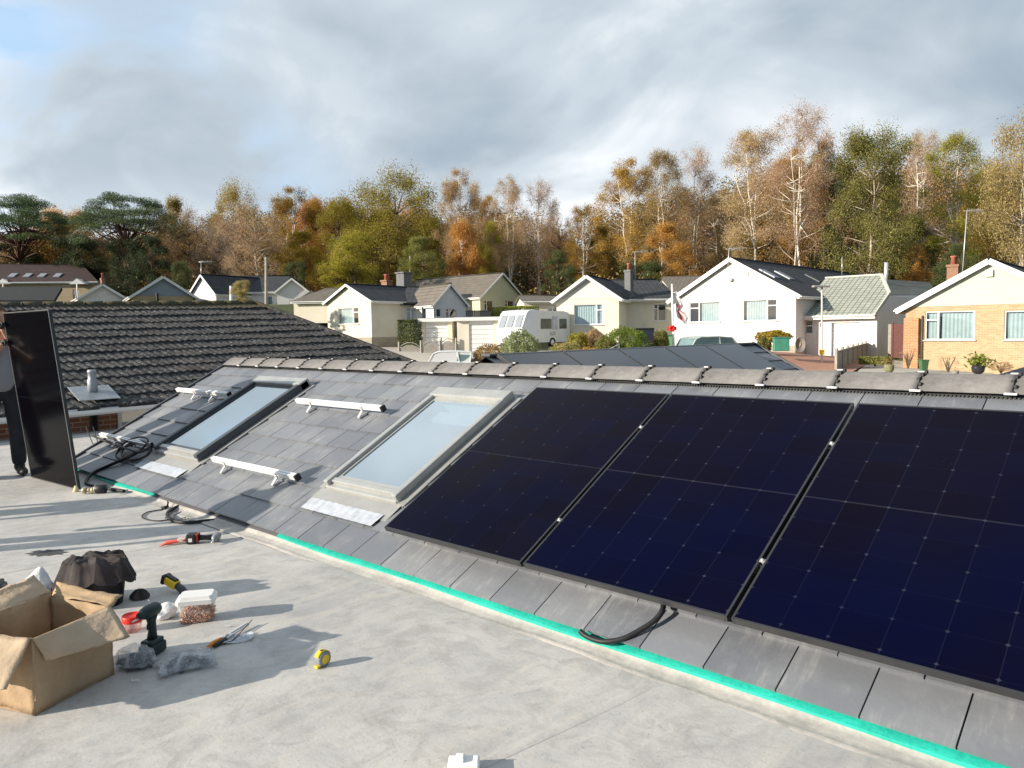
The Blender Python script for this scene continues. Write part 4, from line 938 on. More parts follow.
# --- cars
def car(name,label,px,d,yo,Lc,Hc,Wc,col,z=None,estate=True,van=None):
    p=gp(px,d); 
    if z is not None: p.z=z
    rt_=thing(name,label,'car',tuple(p)); e=yawvec(yo); bk=Vector((-e.y,e.x,0)); O=p-e*Lc/2-bk*Wc/2
    low=[(0.02,.30),(0,.55),(.06,.80),(.30,.93),(Lc-1.15,.95),(Lc-.35,.80),(Lc-.02,.62),(Lc,.35),(Lc-.1,.22),(.1,.22)]
    roofp=[(.12,.90),(.42,Hc-.10),(.7,Hc-.01),(1.6,Hc),(2.35,Hc-.06),(Lc-1.1,.93)] if estate else [(.5,.9),(1.1,Hc-.06),(1.7,Hc),(2.3,Hc-.03),(Lc-1.2,.92)]
    def ext(mb,prof,y0,y1,tap=0):
        rings=[]
        for (y,ins) in ((y0,tap),(y0+.10,0),(y1-.10,0),(y1,tap)):
            rings.append([O+e*(x if z<.96 else x*(1-ins*.02)+ins*.05)+Z1*(z-(.04*(ins>0)))+bk*y for x,z in prof])
        n=len(prof); mb.face(rings[0],sm=True); mb.face(rings[-1][::-1],sm=True)
        for A,B in zip(rings,rings[1:]):
            for i in range(n): j=(i+1)%n; mb.face([A[i],B[i],B[j],A[j]],sm=True)
    b=MB(); ext(b,low,0,Wc,1); b.build('body',col,rt_)
    b=MB(); ext(b,roofp,.12,Wc-.12,1); gm=pm('car_glass',(.16,.25,.26),.06,.2,2,spec=.8); b.build('cabin' if van else 'glasshouse',van or gm,rt_)
    if van:
        b=MB(); (xa_,za_),(xb_,zb_)=roofp[-2],roofp[-1]; b.face([O+e*(xa_+.10)+Z1*(za_-.03)+bk*.22,O+e*(xa_+.10)+Z1*(za_-.03)+bk*(Wc-.22),O+e*(xb_+.03)+Z1*(zb_+.02)+bk*(Wc-.2),O+e*(xb_+.03)+Z1*(zb_+.02)+bk*.2]); b.build('windscreen',pm('dark_windscreen',(.05,.07,.08),.08,.1,2,spec=.8),rt_)
        b=MB(); b.face([O+e*(xa_-.75)+Z1*1.0+bk*.112,O+e*(xb_-.35)+Z1*1.0+bk*.112,O+e*(xa_+.02)+Z1*(Hc-.2)+bk*.112,O+e*(xa_-.65)+Z1*(Hc-.16)+bk*.112]); b.build('side_window',gm,rt_)
    b=MB(); rp_=[(x,z+.015) for x,z in roofp[1:-1]]; 
    A=[O+e*x+Z1*z+bk*.16 for x,z in rp_]; B=[O+e*x+Z1*z+bk*(Wc-.16) for x,z in rp_]
    for i in range(len(rp_)-1): b.face([A[i],B[i],B[i+1],A[i+1]],sm=True)
    b.build('roof',col,rt_)
    for yy in (.13,Wc-.13):
        b=MB(); 
        for (x0_,z0_),(x1_,z1_) in zip(roofp,roofp[1:]): b.beam(O+e*x0_+Z1*(z0_)+bk*yy,O+e*x1_+Z1*(z1_)+bk*yy,.06,.06,bev=.015)
        b.beam(O+e*1.75+Z1*.9+bk*(yy-.01 if yy<1 else yy+.01),O+e*1.65+Z1*(Hc-.02)+bk*yy,.07,.05); b.build('pillar_trim',col,rt_)
    for x in (.75,Lc-.85):
        for y in (.0,Wc-.2):
            b=MB(); b.lathe(O+e*x+Z1*.31+bk*(y-.01),[(0,0),(.28,0),(.31,.03),(.31,.19),(.28,.22),(0,.22)],20,(e,Z1,bk)); w_=b.build('wheel',M_rubber,rt_)
            b=MB(); b.lathe(O+e*x+Z1*.31+bk*(y-.02 if y==0 else y+.2),[(0,0),(.18,0),(.2,.03),(0,.03)],14,(e,Z1,bk)); b.build('rim',M_alu,w_)
    for y in (.25,Wc-.25):
        b=MB(); b.box(O+e*(Lc-.12)+Z1*.68+bk*y,.22,.32,.14,(e,bk,Z1),bev=.04); b.build('headlight',pm('lamp_glass',(.7,.72,.72),.1,.05,3),rt_)
    return rt_
pz=at(458,352,45).z
wc=pm('white_car_paint',(.74,.76,.77),.3,.03,2,spec=.6); car('parked_car','white car roof with dark windscreen, just beyond the ridge tiles',459,40,4,3.4,1.5,1.6,wc,z=at(458,351.0,40).z-1.5,van=wc)
car('parked_car','silvery teal car by the white boarded bungalow wall',716,37,18,3.9,1.45,1.7,pm('silver_teal_paint',(.42,.50,.50),.25,.05,2,spec=.6),z=at(716,336.5,37).z-1.45)
# ================================================================ street things
def hz_(px,py,d): return at(px,py,d)
# street lamp
def pole(name,label,px,pyb,pyt,d,r,cat,mat,lean=0,extra=None):
    a=at(px,pyb,d); b=at(px+lean,pyt,d); g=gh(a.x,a.y); base=Vector((a.x,a.y,min(g,a.z)))
    rt_=thing(name,label,cat,tuple(base)); m=MB(); m.tube([base,base.lerp(b,.15),b],[r*1.3,r,r*.8],8); m.build('post',mat,rt_)
    if extra: extra(rt_,b,base)
    return rt_
def lamp_extra(rt_,b,base):
    e=yawvec(10); m=MB(); m.box(b-e*.05+Z1*.03,.85,.22,.09,(e,Vector((-e.y,e.x,0)),Z1),bev=.03); m.build('lamp_head',M_silverf,rt_)
    m=MB(); m.box(base.lerp(b,.235),.20,.16,.26,bev=.02); m.build('yellow_sign',M_yel,rt_)
pole('street_lamp','slim pale street lamp with a flat head and small yellow plate, before the garage wing',822,372,287,36,.055,'street lamp',pm('pale_post',(.55,.55,.52),.6,.1,5),extra=lamp_extra)
pole('telegraph_pole','wooden telegraph pole rising in front of the long dark roof',266,312,257,56,.12,'telegraph pole',pm('pole_wood',(.36,.32,.25),.9,.2,4))
pole('telegraph_pole','short bare wooden post against the yellow-green tree by the grey chimney',410,290,256,75,.10,'post',pm('pole_wood2',(.40,.36,.28),.9,.2,4))
pole('gate_post','white post beside a small yellow-leaved shrub on the far left',231,305,286,54,.13,'post',M_render)
def flag_extra(rt_,b,base):
    e=yawvec(0); n=12; m=MB(); vs=[]
    for i in range(n+1):
        for j in range(5):
            t=i/n; vs.append(b+e*(.06+ .09*j+.55*t*(.3+.12*j)+.03*math.sin(i*1.3+j))-Z1*(.25+t*1.35+.12*j)+Vector((.05*math.sin(i*.9+j*2),.06*math.cos(i+j),0)))
    for i in range(n):
        for j in range(4):
            red=(j in (1,) and i>4) or (i in(6,)); m.face([vs[i*5+j],vs[i*5+j+1],vs[(i+1)*5+j+1],vs[(i+1)*5+j]],mi=1 if red else 0,sm=True)
    m.build('flag',[pm('flag_white',(.78,.76,.76),.9,.05,4),pm('flag_red',(.55,.14,.15),.9,.05,4)],rt_)
    m=MB(); c=base.lerp(b,.38); c=at(672,328.5,36.5); m.lathe(c-e*.0,[(.05,0),(.14,.0),(.16,.03),(.14,.06),(.05,.06),(.04,.03),(.05,0)],20,(e,Z1,Vector((e.y,-e.x,0)))); m.box(c+Vector((0,0,-.0)),.42,.05,.16,(e,Vector((-e.y,e.x,0)),Z1)); m.build('red_emblem',M_red,rt_)
pole('flagpole','white flagpole with limp white and red flag and a red ring',674,356,284,37,.06,'flagpole',M_white,lean=-2,extra=flag_extra)
# handrail
m=MB(); a=at(606,351,34); b=at(619,344,34.5); m.tube([a-Z1*.4,a,b,b-Z1*.9],.03,8); mesh_thing(m,'handrail',M_alu,'small grey metal handrail in the shrubs before the cream bungalow','handrail',tuple(gp(612,34)))
# timber fence along the brick drive
ff=thing('timber_fence','weathered timber fence sloping down beside the terracotta drive','fence',tuple(gp(850,38)))
A=gp(836,33.0); B=gp(876,45.5); A.z=at(836,373,33).z-.1; B.z=at(876,358,45.5).z
n=9
for i in range(n+1):
    p=A.lerp(B,i/n); m=MB(); m.box(p+Z1*.55,.11,.11,1.25,bev=.01); m.build('post',M_wood,ff)
for i in range(n):
    p=A.lerp(B,i/n); q=A.lerp(B,(i+1)/n); m=MB()
    for k in range(8):
        c=p.lerp(q,(k+.5)/8); m.box(c+Z1*.52,.012,(q-p).length/8*.95,.95,((q-p).normalized().cross(Z1),(q-p).normalized(),Z1))
    m.beam(p+Z1*.25,q+Z1*.25,.04,.07); m.beam(p+Z1*.85,q+Z1*.85,.04,.07); m.beam(p+Z1*1.03,q+Z1*1.03,.10,.04); m.build('panel',M_wood,ff)
# wavy garden fences before the garages
def wavy(px0,px1,py,d,label):
    t_=thing('fence_panel',label,'fence',tuple(gp(px0,d)),0,'low arched fence panels'); a=at(px0,py,d); b=at(px1,py,d); e=(b-a).normalized(); L=(b-a).length
    m=MB(); 
    for k in range(10):
        x0_=L*k/10; zt=.45+.26*math.sin(math.pi*(k+.5)/10); m.box(a+e*(x0_+L/20)+Z1*(zt/2-.45),L/10*.94,.02,zt,(e,Vector((-e.y,e.x,0)),Z1))
    m.build('boards',M_wood,t_); m=MB(); m.tube([a+e*(L*i/12)+Z1*(.10+.30*math.sin(math.pi*i/12)) for i in range(13)],.03,5); m.build('arched_rail',M_wood,t_)
    for s,p in ((0,a),(1,b)):
        m=MB(); m.box(p-Z1*.05,.09,.09,1.0); m.build('post',M_wood,t_)
wavy(399,421,349,47,'left arched low timber fence panel before the cream garages'); wavy(421,440,348,46,'middle arched low timber fence panel before the cream garages'); wavy(441,456,345,48,'right arched low timber fence panel between the garages')
t_=thing('grey_fence','grey close-boarded fence below the yellow house','fence',tuple(gp(478,62)))
a=at(458,311,60); b=at(500,311,60)
m=MB()
for k in range(22): c=a.lerp(b,(k+.5)/22); m.box(c-Z1*.6,.14,.02,1.2,((b-a).normalized(),Vector((-(b-a).y,(b-a).x,0)).normalized(),Z1))
m.build('boards',pm('grey_fence_paint',(.17,.18,.19),.8,.1,4),t_); m=MB(); m.beam(a+Z1*.02,b+Z1*.02,.08,.05); m.build('top_rail',M_dgrey,t_)
# grey side gate and dark red gate between the two right hand houses
m=MB(); c=at(893,341,41); e=yawvec(-43)
for k in range(5): m.box(c+e*(-.2+.1*k),.095,.03,1.8,(e,Vector((-e.y,e.x,0)),Z1))
mesh_thing(m,'side_fence',M_wood,'narrow grey timber fence piece beside the dark red gate','fence',tuple(c-Z1*1.0))
t_=thing('gate','dark red slatted gate left of the yellow brick bungalow','gate',tuple(at(901,360,39.5))); c=at(901,341,39.5)
m=MB(); m.box(c,.75,.05,1.75,(e,Vector((-e.y,e.x,0)),Z1)); m.build('leaf',pm('dark_red_paint',(.10,.025,.02),.6,.2,6),t_); m=MB(); m.box(c-e*.42,.10,.10,1.95,(e,Vector((-e.y,e.x,0)),Z1)); m.build('post',pm('dark_red_paint',(.1,.02,.02)),t_)
# green cabinet, hose reel, bins
t_=thing('green_cabinet','green plastic storage box with a domed front beneath the red-tinged hedge','storage box',tuple(gp(780,36))); c=at(781,344.5,35.5); e=yawvec(-10); b_=Vector((-e.y,e.x,0))
m=MB(); m.box(c,.68,.5,.60,(e,b_,Z1),bev=.03); m.build('box',pm('teal_green_plastic',(.06,.24,.17),.45,.1,5),t_); m=MB(); m.box(c+Z1*.32,.74,.56,.06,(e,b_,Z1),bev=.02); m.build('lid',pm('teal_green_lid',(.05,.20,.14),.45,.1,5),t_)
t_=thing('hose_reel','round grey hose reel against the white wall by the drainpipe','hose reel',tuple(at(800,352,42))); c=at(800,344.5,42); 
m=MB(); 
for k in range(6):
    rr=.22+.04*k; m.tube([c+e*(rr*math.cos(a_))*.62+Z1*(rr*math.sin(a_))+b_*(-.02*k) for a_ in [2*math.pi*i/20 for i in range(21)]],.028,5,cap=False)
m.build('hose',pm('grey_hose',(.22,.21,.19),.6,.2,9),t_); m=MB(); m.lathe(c,[(0,0),(.2,.0),(.2,.1),(0,.1)],14,(e*.62,Z1,b_)); m.build('drum',M_rbrick,t_)
t_=thing('wheelie_bin','green wheeled bin in the shade beside the flagpole','bin',tuple(gp(668,38))); c=at(668,346,38.5); m=MB(); m.box(c,.55,.6,1.0,(e,b_,Z1),bev=.04); m.build('body',pm('pale_green_bin',(.16,.33,.18),.5,.1,5),t_); m=MB(); m.box(c+Z1*.53,.6,.66,.06,(e,b_,Z1),bev=.02); m.build('lid',M_green,t_)
t_=thing('wheelie_bin','black wheeled bin between the green shrub and the dark shrub','bin',tuple(gp(645,39))); c=at(645,338.5,39); m=MB(); m.box(c,.9,.6,.95,(e,b_,Z1),bev=.04); m.build('body',pm('navy_black_bin',(.015,.018,.035),.5,.1,5),t_); m=MB(); m.box(c+Z1*.5,.96,.66,.07,(e,b_,Z1),bev=.02); m.build('lid',M_black,t_)
# ================================================================ plants and trees
nr=np.random.RandomState
def leafmat(name,c1,c2,tr=.48,rough=.7):
    m=bpy.data.materials.new(name); N=NT(m); N.set(rough,.25)
    g=N.new('ShaderNodeNewGeometry'); oi=N.new('ShaderNodeObjectInfo'); v=N.coord()
    a=N.noise(v,.45,3,.6)
    f=N.m('ADD',N.m('MULTIPLY',g.outputs['Random Per Island'],.45),N.m('MULTIPLY',N.ramp(a,.32,.68),.55))
    col=N.mix(f,c1,c2); hs=N.new('ShaderNodeHueSaturation'); N.ln(N.ramp(g.outputs['Random Per Island'],0,1,.72,1.28),hs.inputs['Value']); N.ln(N.ramp(oi.outputs['Random'],0,1,.485,.515),hs.inputs['Hue']); N.ln(col,hs.inputs['Color'])
    N.ln(hs.outputs[0],N.b.inputs['Base Color'])
    t=N.new('ShaderNodeBsdfTranslucent'); N.ln(hs.outputs[0],t.inputs[0]); mx=N.new('ShaderNodeMixShader'); mx.inputs[0].default_value=tr
    N.ln(N.b.outputs[0],mx.inputs[1]); N.ln(t.outputs[0],mx.inputs[2]); N.ln(mx.outputs[0],N.out.inputs[0]); return m
LM={'pine':leafmat('pine_needles',(.055,.095,.042),(.16,.22,.09),.15),'olive':leafmat('olive_leaves',(.16,.135,.024),(.44,.32,.06)),
 'mustard':leafmat('mustard_leaves',(.24,.17,.022),(.52,.36,.05)),'orange':leafmat('orange_leaves',(.40,.22,.05),(.70,.43,.12)),
 'brown':leafmat('brown_leaves',(.28,.185,.075),(.54,.39,.18)),'pink':leafmat('pink_brown_twigs',(.42,.29,.155),(.68,.51,.29)),
 'green':leafmat('mid_green_leaves',(.13,.135,.03),(.42,.39,.13)),'yelgreen':leafmat('yellow_green_leaves',(.22,.21,.03),(.52,.46,.07)),
 'dark':leafmat('dark_evergreen_leaves',(.030,.045,.018),(.075,.095,.036),.1),'tan':leafmat('tan_leaves',(.28,.24,.09),(.60,.50,.21)),
 'ivy':leafmat('ivy_leaves',(.04,.06,.02),(.14,.165,.055),.15),'pale':leafmat('variegated_leaves',(.20,.26,.11),(.50,.55,.33)),'lime':leafmat('bright_green_leaves',(.12,.17,.02),(.30,.36,.06)),
 'greybrown':leafmat('grey_brown_twigs',(.20,.16,.13),(.34,.27,.21))}
BK={'twig':pm('brown_twigs',(.17,.11,.07),.9,.25,3),'pinktwig':pm('pinkish_twigs',(.34,.23,.17),.9,.2,3),'birch':pm('birch_bark',(.74,.68,.60),.8,.22,1.5),'bark':pm('grey_brown_bark',(.15,.115,.08),.9,.25,3),'pale':pm('pale_bark',(.46,.39,.29),.85,.2,2),'pinebark':pm('pine_bark',(.13,.075,.055),.9,.25,3)}
def leafquads(C,size,rs,up_=.0,asp=.62):
    n=len(C); d=rs.normal(size=(n,3)); d/=np.linalg.norm(d,axis=1)[:,None]; d[:,2]*=(1-up_)
    t=rs.normal(size=(n,3)); t-=d*((t*d).sum(1)/(d*d).sum(1))[:,None]; t/=np.linalg.norm(t,axis=1)[:,None]; b=np.cross(d,t); b/=np.linalg.norm(b,axis=1)[:,None]
    s=(size*rs.uniform(.6,1.35,n))[:,None]*.5
    V=np.stack([C-t*s,C-b*s*asp,C+t*s,C+b*s*asp],1).reshape(-1,3); return V
def leafmesh(name,V):
    n=len(V)//4; me=bpy.data.meshes.new(name); me.vertices.add(4*n); me.vertices.foreach_set('co',V.astype(np.float32).ravel()); me.loops.add(4*n); me.loops.foreach_set('vertex_index',np.arange(4*n,dtype=np.int32))
    me.polygons.add(n); me.polygons.foreach_set('loop_start',np.arange(0,4*n,4,dtype=np.int32)); me.polygons.foreach_set('loop_total',np.full(n,4,dtype=np.int32)); me.update(calc_edges=True); return me
def tree_meshes(key,H,cw,seed,kind):
    """trunk and crown meshes, base at the origin, crown width cw"""
    rs=nr(seed); rd=random.Random(seed); wood=MB(); twig=MB(); L=[]
    def wig(a,b,n,amp):
        a=Vector(a);b=Vector(b); return [a.lerp(b,i/n)+Vector((rd.uniform(-1,1),rd.uniform(-1,1),rd.uniform(-.5,.5)))*amp*(1 if 0<i<n else 0) for i in range(n+1)]
    if kind=='pine':
        th=H*.62; lean=Vector((rd.uniform(-.6,.6),rd.uniform(-.5,.5),0)); tp=Vector((0,0,H*.80))+lean; tr=wig((0,0,0),tp,6,.15); wood.tube(tr,[.34,.31,.28,.24,.2,.15,.09],8)
        pads=[]; 
        for i in range(78):
            a=rd.uniform(0,6.28); q=rd.random()**.55; rr=cw/2*q*.92; hh=H*(.97-.26*q**1.6)-rd.random()**2*H*.20; pads.append(Vector((math.cos(a)*rr,math.sin(a)*rr,hh))+lean*.5)
        for p in pads:
            s=tr[rd.choice((3,4,4,5))]; mid=s.lerp(p,.55)+Vector((0,0,-.6)); wood.tube([s,s.lerp(mid,.5)+Vector((0,0,.2)),mid,p-Vector((0,0,.15))],[.10,.08,.06,.02],5)
            n=640; c=rs.normal(size=(n,3)); c/=np.linalg.norm(c,axis=1)[:,None]; c*=(rs.uniform(0,1,n)**.4)[:,None]*np.array([1.5,1.5,.5])*rd.uniform(.7,1.25); L.append(leafquads(c+np.array(p),.19,rs,0,.3))
    else:
        birch=kind in('birch','birchbare'); bare=kind in('bare','birchbare'); tp=Vector((rd.uniform(-.5,.5),rd.uniform(-.5,.5),H*(.93 if birch else .7))); n=8; tr=wig((0,0,0),tp,n,.16 if birch else .2)
        r0=.15 if birch else .3; wood.tube(tr,[r0*(1-.85*i/n) for i in range(n+1)],7)
        stems=[tr]
        if birch or kind=='limb':
            for k in range(rd.choice((2,3))):
                s0=rd.choice((1,2,3)); a=rd.uniform(0,6.28); rr=cw*rd.uniform(.15,.30); e_=Vector((math.cos(a)*rr,math.sin(a)*rr,H*rd.uniform(.75,.95))); st=wig(tr[s0],e_,7,.22); r1=r0*.72; wood.tube(st,[r1*(1-.85*i/7) for i in range(8)],6); stems.append(st)
        clumps=[]; nc={'birch':58,'birchbare':62,'oak':64,'round':44,'bare':70,'limb':56}[kind]
        zlo={'birch':.30,'birchbare':.34,'oak':.24,'round':.16,'bare':.20,'limb':.34}[kind]
        for i in range(nc):
            a=rd.uniform(0,6.28); t=rd.uniform(0,1); z=zlo+(1-zlo)*t
            if birch: env=math.sin(math.pi*min(1,(t*.80+.16)))**.6
            else: env=math.sqrt(max(0,1-((t-.42)/.60)**2)) 
            lob=1+.20*math.sin(3*a+seed)+.12*math.sin(5*a+seed*2+t*5)
            rr=cw/2*env*lob*(rd.random()**.38)*.88; clumps.append(Vector((math.cos(a)*rr,math.sin(a)*rr,H*z*.965)))
        for p in clumps:
            st=rd.choice(stems); best=min(range(1,len(st)),key=lambda i:abs(st[i].z-(p.z-(1.8 if birch else 1.2)*(.5+rd.random()))))
            s=st[best]; mid=s.lerp(p,.5)+Vector((0,0,-.25 if birch else .3)); rb=.055 if birch else .075
            wood.tube([s,s.lerp(mid,.55),mid,mid.lerp(p,.6)+Vector((0,0,.15)),p],[rb,rb*.8,rb*.6,rb*.42,rb*.2],4) if False else (wood.tube([s,s.lerp(mid,.55),mid,mid.lerp(p,.35)+Vector((0,0,.1))],[rb*.8,rb*.6,rb*.38,rb*.12],4),twig.tube([mid,mid.lerp(p,.6)+Vector((0,0,.15)),p],[rb*.3,rb*.22,rb*.12],4))
            cr=(cw*.13 if not birch else cw*.125)*rd.uniform(.7,1.25)
            nt=16 if bare else (12 if birch else 5)
            for k in range(nt):
                d=Vector((rd.uniform(-1,1),rd.uniform(-1,1),rd.uniform(-.55,1.0) if not birch else rd.uniform(-.9,1.0))); d.normalize(); q=p+d*cr*rd.uniform(.7,1.3)
                if birch: q2=q+Vector((d.x*.2,d.y*.2,-cr*.35)); twig.tube([p.lerp(q,.1),q,q2],[.013,.009,.005],3,cap=False)
                else: twig.tube([p.lerp(q,.1),q],[.018,.007],3,cap=False)
            nl={'birch':760,'birchbare':460,'oak':1150,'round':1050,'bare':480,'limb':560}[kind]; sz={'birch':.10,'birchbare':.088,'oak':.14,'round':.13,'bare':.09,'limb':.15}[kind]
            nl=int(nl*rd.uniform(.5,1.3)); c=rs.normal(size=(nl,3))*.50; c=c*cr*np.array([1,1,.75 if not birch else .95]); c=c[(np.abs(c)<cr*1.05).all(1)]; L.append(leafquads(c+np.array(p),sz,rs,0,.7))
    cm=leafmesh(key+'_crown',np.concatenate(L))
    me=bpy.data.meshes.new(key+'_trunk'); me.from_pydata(wood.v,[],wood.f); me.polygons.foreach_set('use_smooth',[True]*len(wood.f)); me.update()
    tw=bpy.data.meshes.new(key+'_twigs'); tw.from_pydata(twig.v,[],twig.f); tw.update()
    return me,cm,tw
TM={}
SPEC={'pineA':(16,13,11,'pine'),'pineB':(17,13.5,23,'pine'),'birchA':(18,7,31,'birch'),'birchB':(18,7.5,37,'birch'),'birchC':(18,8,41,'birchbare'),'birchD':(18,9,47,'birchbare'),
 'oakA':(16,13,53,'oak'),'oakB':(16,12,59,'oak'),'roundA':(10,8,61,'round'),'roundB':(12,8.5,67,'round'),'bareA':(13,11,71,'bare'),'limbA':(16,12,79,'limb')}
for k,(H,cw,sd,kd) in SPEC.items(): TM[k]=(H,cw)+tree_meshes(k,H,cw,sd,kd)
def tree(px,pyt,wpx,d,key,leaf,bark,name,label,group=None,rz=None,zb=None,cat='tree'):
    H,cw,tm,cm,tw=TM[key]; p=gp(px,d); zt=zat(px,pyt,d); 
    if zb is not None: p.z=zb
    h=zt-p.z; w=wpx*d/F; s=h/H; sw=w/cw*1.0
    o=bpy.data.objects.new(name,None); COL.objects.link(o); o.location=p; o.rotation_euler=(0,0,rz if rz is not None else random.uniform(0,6.28)); o.scale=(sw,sw,s); ROOT[o.name]=Matrix(); tag(o,label,cat,group)
    for nm,me,mt in (('trunk',tm,BK[bark]),('crown',cm,LM[leaf]),('twigs',tw,BK['pinktwig' if leaf in('pink','greybrown') else 'twig'])):
        if not len(me.vertices): continue
        c=bpy.data.objects.new(nm,me); COL.objects.link(c); c.parent=o
        if not me.materials: me.materials.append(mt)
        c.material_slots[0].link='OBJECT'; c.material_slots[0].material=mt
    return o
T=[ # px, top py, width px, depth, mesh, leaf, bark, name, label
(28,193,104,88,'pineA','pine','pinebark','pine_tree','flat-topped dark pine at the far left edge'),
(137,190,104,84,'pineB','pine','pinebark','pine_tree','broad umbrella-shaped pine standing above the dark holly'),
(70,206,78,98,'oakB','orange','bark','autumn_tree','orange-brown tree filling the gap between the two pines'),
(108,240,60,92,'roundB','brown','bark','autumn_tree','dull brown tree below the branches of the umbrella pine'),
(183,200,40,96,'roundB','olive','bark','autumn_tree','small olive crown just right of the umbrella pine top'),
(193,206,74,82,'bareA','brown','bark','autumn_tree','dense dull brown twiggy tree right of the umbrella pine'),
(222,218,52,80,'bareA','greybrown','bark','bare_tree','grey twiggy tree between the brown tree and the pinkish bare one'),
(240,186,58,98,'oakA','mustard','bark','autumn_tree','yellow-green rounded crown rising above the bare twiggy trees'),
(262,203,76,76,'bareA','pink','pale','bare_tree','pinkish-grey leafless tree right above the telegraph pole'),
(300,188,66,88,'birchA','mustard','birch','birch_tree','golden birch with pale stem left of the big olive oak'),
(318,196,52,92,'oakB','orange','bark','autumn_tree','orange-tinted crown between the golden birch and the olive oak'),
(306,232,56,78,'roundB','mustard','bark','autumn_tree','low mustard tree behind the white cross-gabled bungalow'),
(346,196,60,84,'oakB','olive','bark','oak_tree','left shoulder crown of the olive oak group'),
(398,174,106,82,'oakA','olive','bark','oak_tree','largest rounded olive oak at the centre left of the wood'),
(358,233,64,68,'roundA','yelgreen','bark','round_tree','bright yellow-green round tree standing before the olive oak'),
(424,238,52,74,'roundB','green','bark','autumn_tree','green leafy tree behind the grey chimney'),
(437,215,34,86,'oakB','olive','bark','autumn_tree','narrow dark olive crown at the right side of the big oak'),
(463,170,52,80,'birchA','pink','birch','birch_tree','tall thin birch with pale airy top above the orange leaves'),
(464,222,46,76,'roundA','orange','birch','autumn_tree','bright orange leafy tree behind the yellow house roof'),
(488,196,40,84,'birchB','orange','birch','birch_tree','orange-topped birch right of the bright orange tree'),
(492,224,36,78,'roundB','yelgreen','bark','autumn_tree','narrow yellow-green tree between the orange tree and the bare birches'),
(511,178,46,78,'birchC','pink','birch','birch_tree','white-stemmed nearly bare birch above the yellow house gable'),
(540,181,50,80,'birchD','pink','birch','birch_tree','twin-stemmed nearly bare birch left of the sky notch'),
(562,208,44,90,'bareA','brown','bark','bare_tree','brown twiggy tree low in the sky notch'),
(585,206,44,78,'birchB','mustard','birch','birch_tree','thin ochre birch behind the cream bungalow gable'),
(603,226,40,86,'roundB','olive','bark','autumn_tree','low olive tree just left of the tall orange birches'),
(628,160,66,76,'birchA','orange','birch','birch_tree','tall birch with orange-gold crown, first right of the sky notch'),
(662,152,60,74,'birchB','brown','birch','birch_tree','tall birch with rusty crown above the brown tiled roof'),
(668,225,60,70,'roundB','orange','bark','autumn_tree','low rusty understorey tree above the cream bungalow roof end'),
(694,148,56,76,'birchD','pink','birch','birch_tree','nearly bare pinkish birch just left of the white house apex'),
(720,190,60,80,'birchA','brown','birch','birch_tree','shorter brown birch directly above the white house apex'),
(752,132,78,70,'birchB','pink','birch','birch_tree','leaning tall pinkish birch above the slate roof'),
(796,108,84,66,'birchD','pink','birch','birch_tree','tallest forked white birch on the skyline'),
(790,150,70,76,'birchA','orange','bark','birch_tree','orange-brown birch hidden behind the tallest forked birch'),
(822,140,46,90,'pineA','dark','pinebark','pine_tree','dark pine top peeping between the tallest birch and the green oak'),
(866,127,96,64,'oakB','green','pale','oak_tree','large leafy green oak behind the garage wing'),
(918,132,56,80,'birchC','pink','birch','birch_tree','pinkish birch just right of the green oak'),
(950,136,76,68,'birchB','yelgreen','birch','birch_tree','golden-green birch with curving pale stem behind the tall aerial'),
(985,168,60,76,'oakA','olive','bark','autumn_tree','dark olive tree behind the right-hand aerial'),
(912,220,60,72,'roundB','dark','bark','evergreen_tree','dark evergreen low between green oak and golden-green birch'),
(1018,122,92,50,'limbA','tan','pale','oak_tree','tan-leaved oak with thick pale limbs at the right edge'),
(912,246,34,66,'roundA','orange','bark','autumn_tree','small rust and yellow tree behind the grey flue'),
(955,245,46,60,'roundB','ivy','bark','evergreen_tree','dark ivy-green tree behind the red chimney pot'),
(130,240,50,80,'roundA','dark','bark','evergreen_tree','left dark holly beneath the umbrella pine'),
(158,238,44,78,'roundB','dark','bark','evergreen_tree','right dark holly beneath the umbrella pine'),
(80,236,60,84,'roundA','dark','bark','evergreen_tree','dark evergreen behind the maroon terrace roof end'),
(20,236,70,92,'roundB','dark','bark','evergreen_tree','dark evergreen under the far left pine'),
(186,262,24,72,'roundA','ivy','bark','evergreen_tree','small rounded evergreen between the blue and white gables'),
(300,262,30,74,'roundA','ivy','bark','evergreen_tree','grey-green low tree behind the white cross gable'),
(560,252,40,72,'roundB','ivy','bark','evergreen_tree','dark green low tree left of the cream gable'),
(640,262,60,68,'roundA','ivy','bark','evergreen_tree','green low tree behind the cream bungalow chimney'),
(735,236,50,76,'roundA','olive','bark','autumn_tree','olive low tree behind the white house apex'),
(830,226,50,72,'roundB','dark','bark','evergreen_tree','dark low tree between the forked birch and the green oak'),
]
for i,t in enumerate(T):
    random.seed(100+i); tree(*t[:7],t[7],t[8])
# young oak by the white post
tree(246,281,22,52,'roundA','tan','bark','shrub','small yellow-brown leafy shrub beside the white post on the left',zb=at(246,306,52).z,cat='shrub')
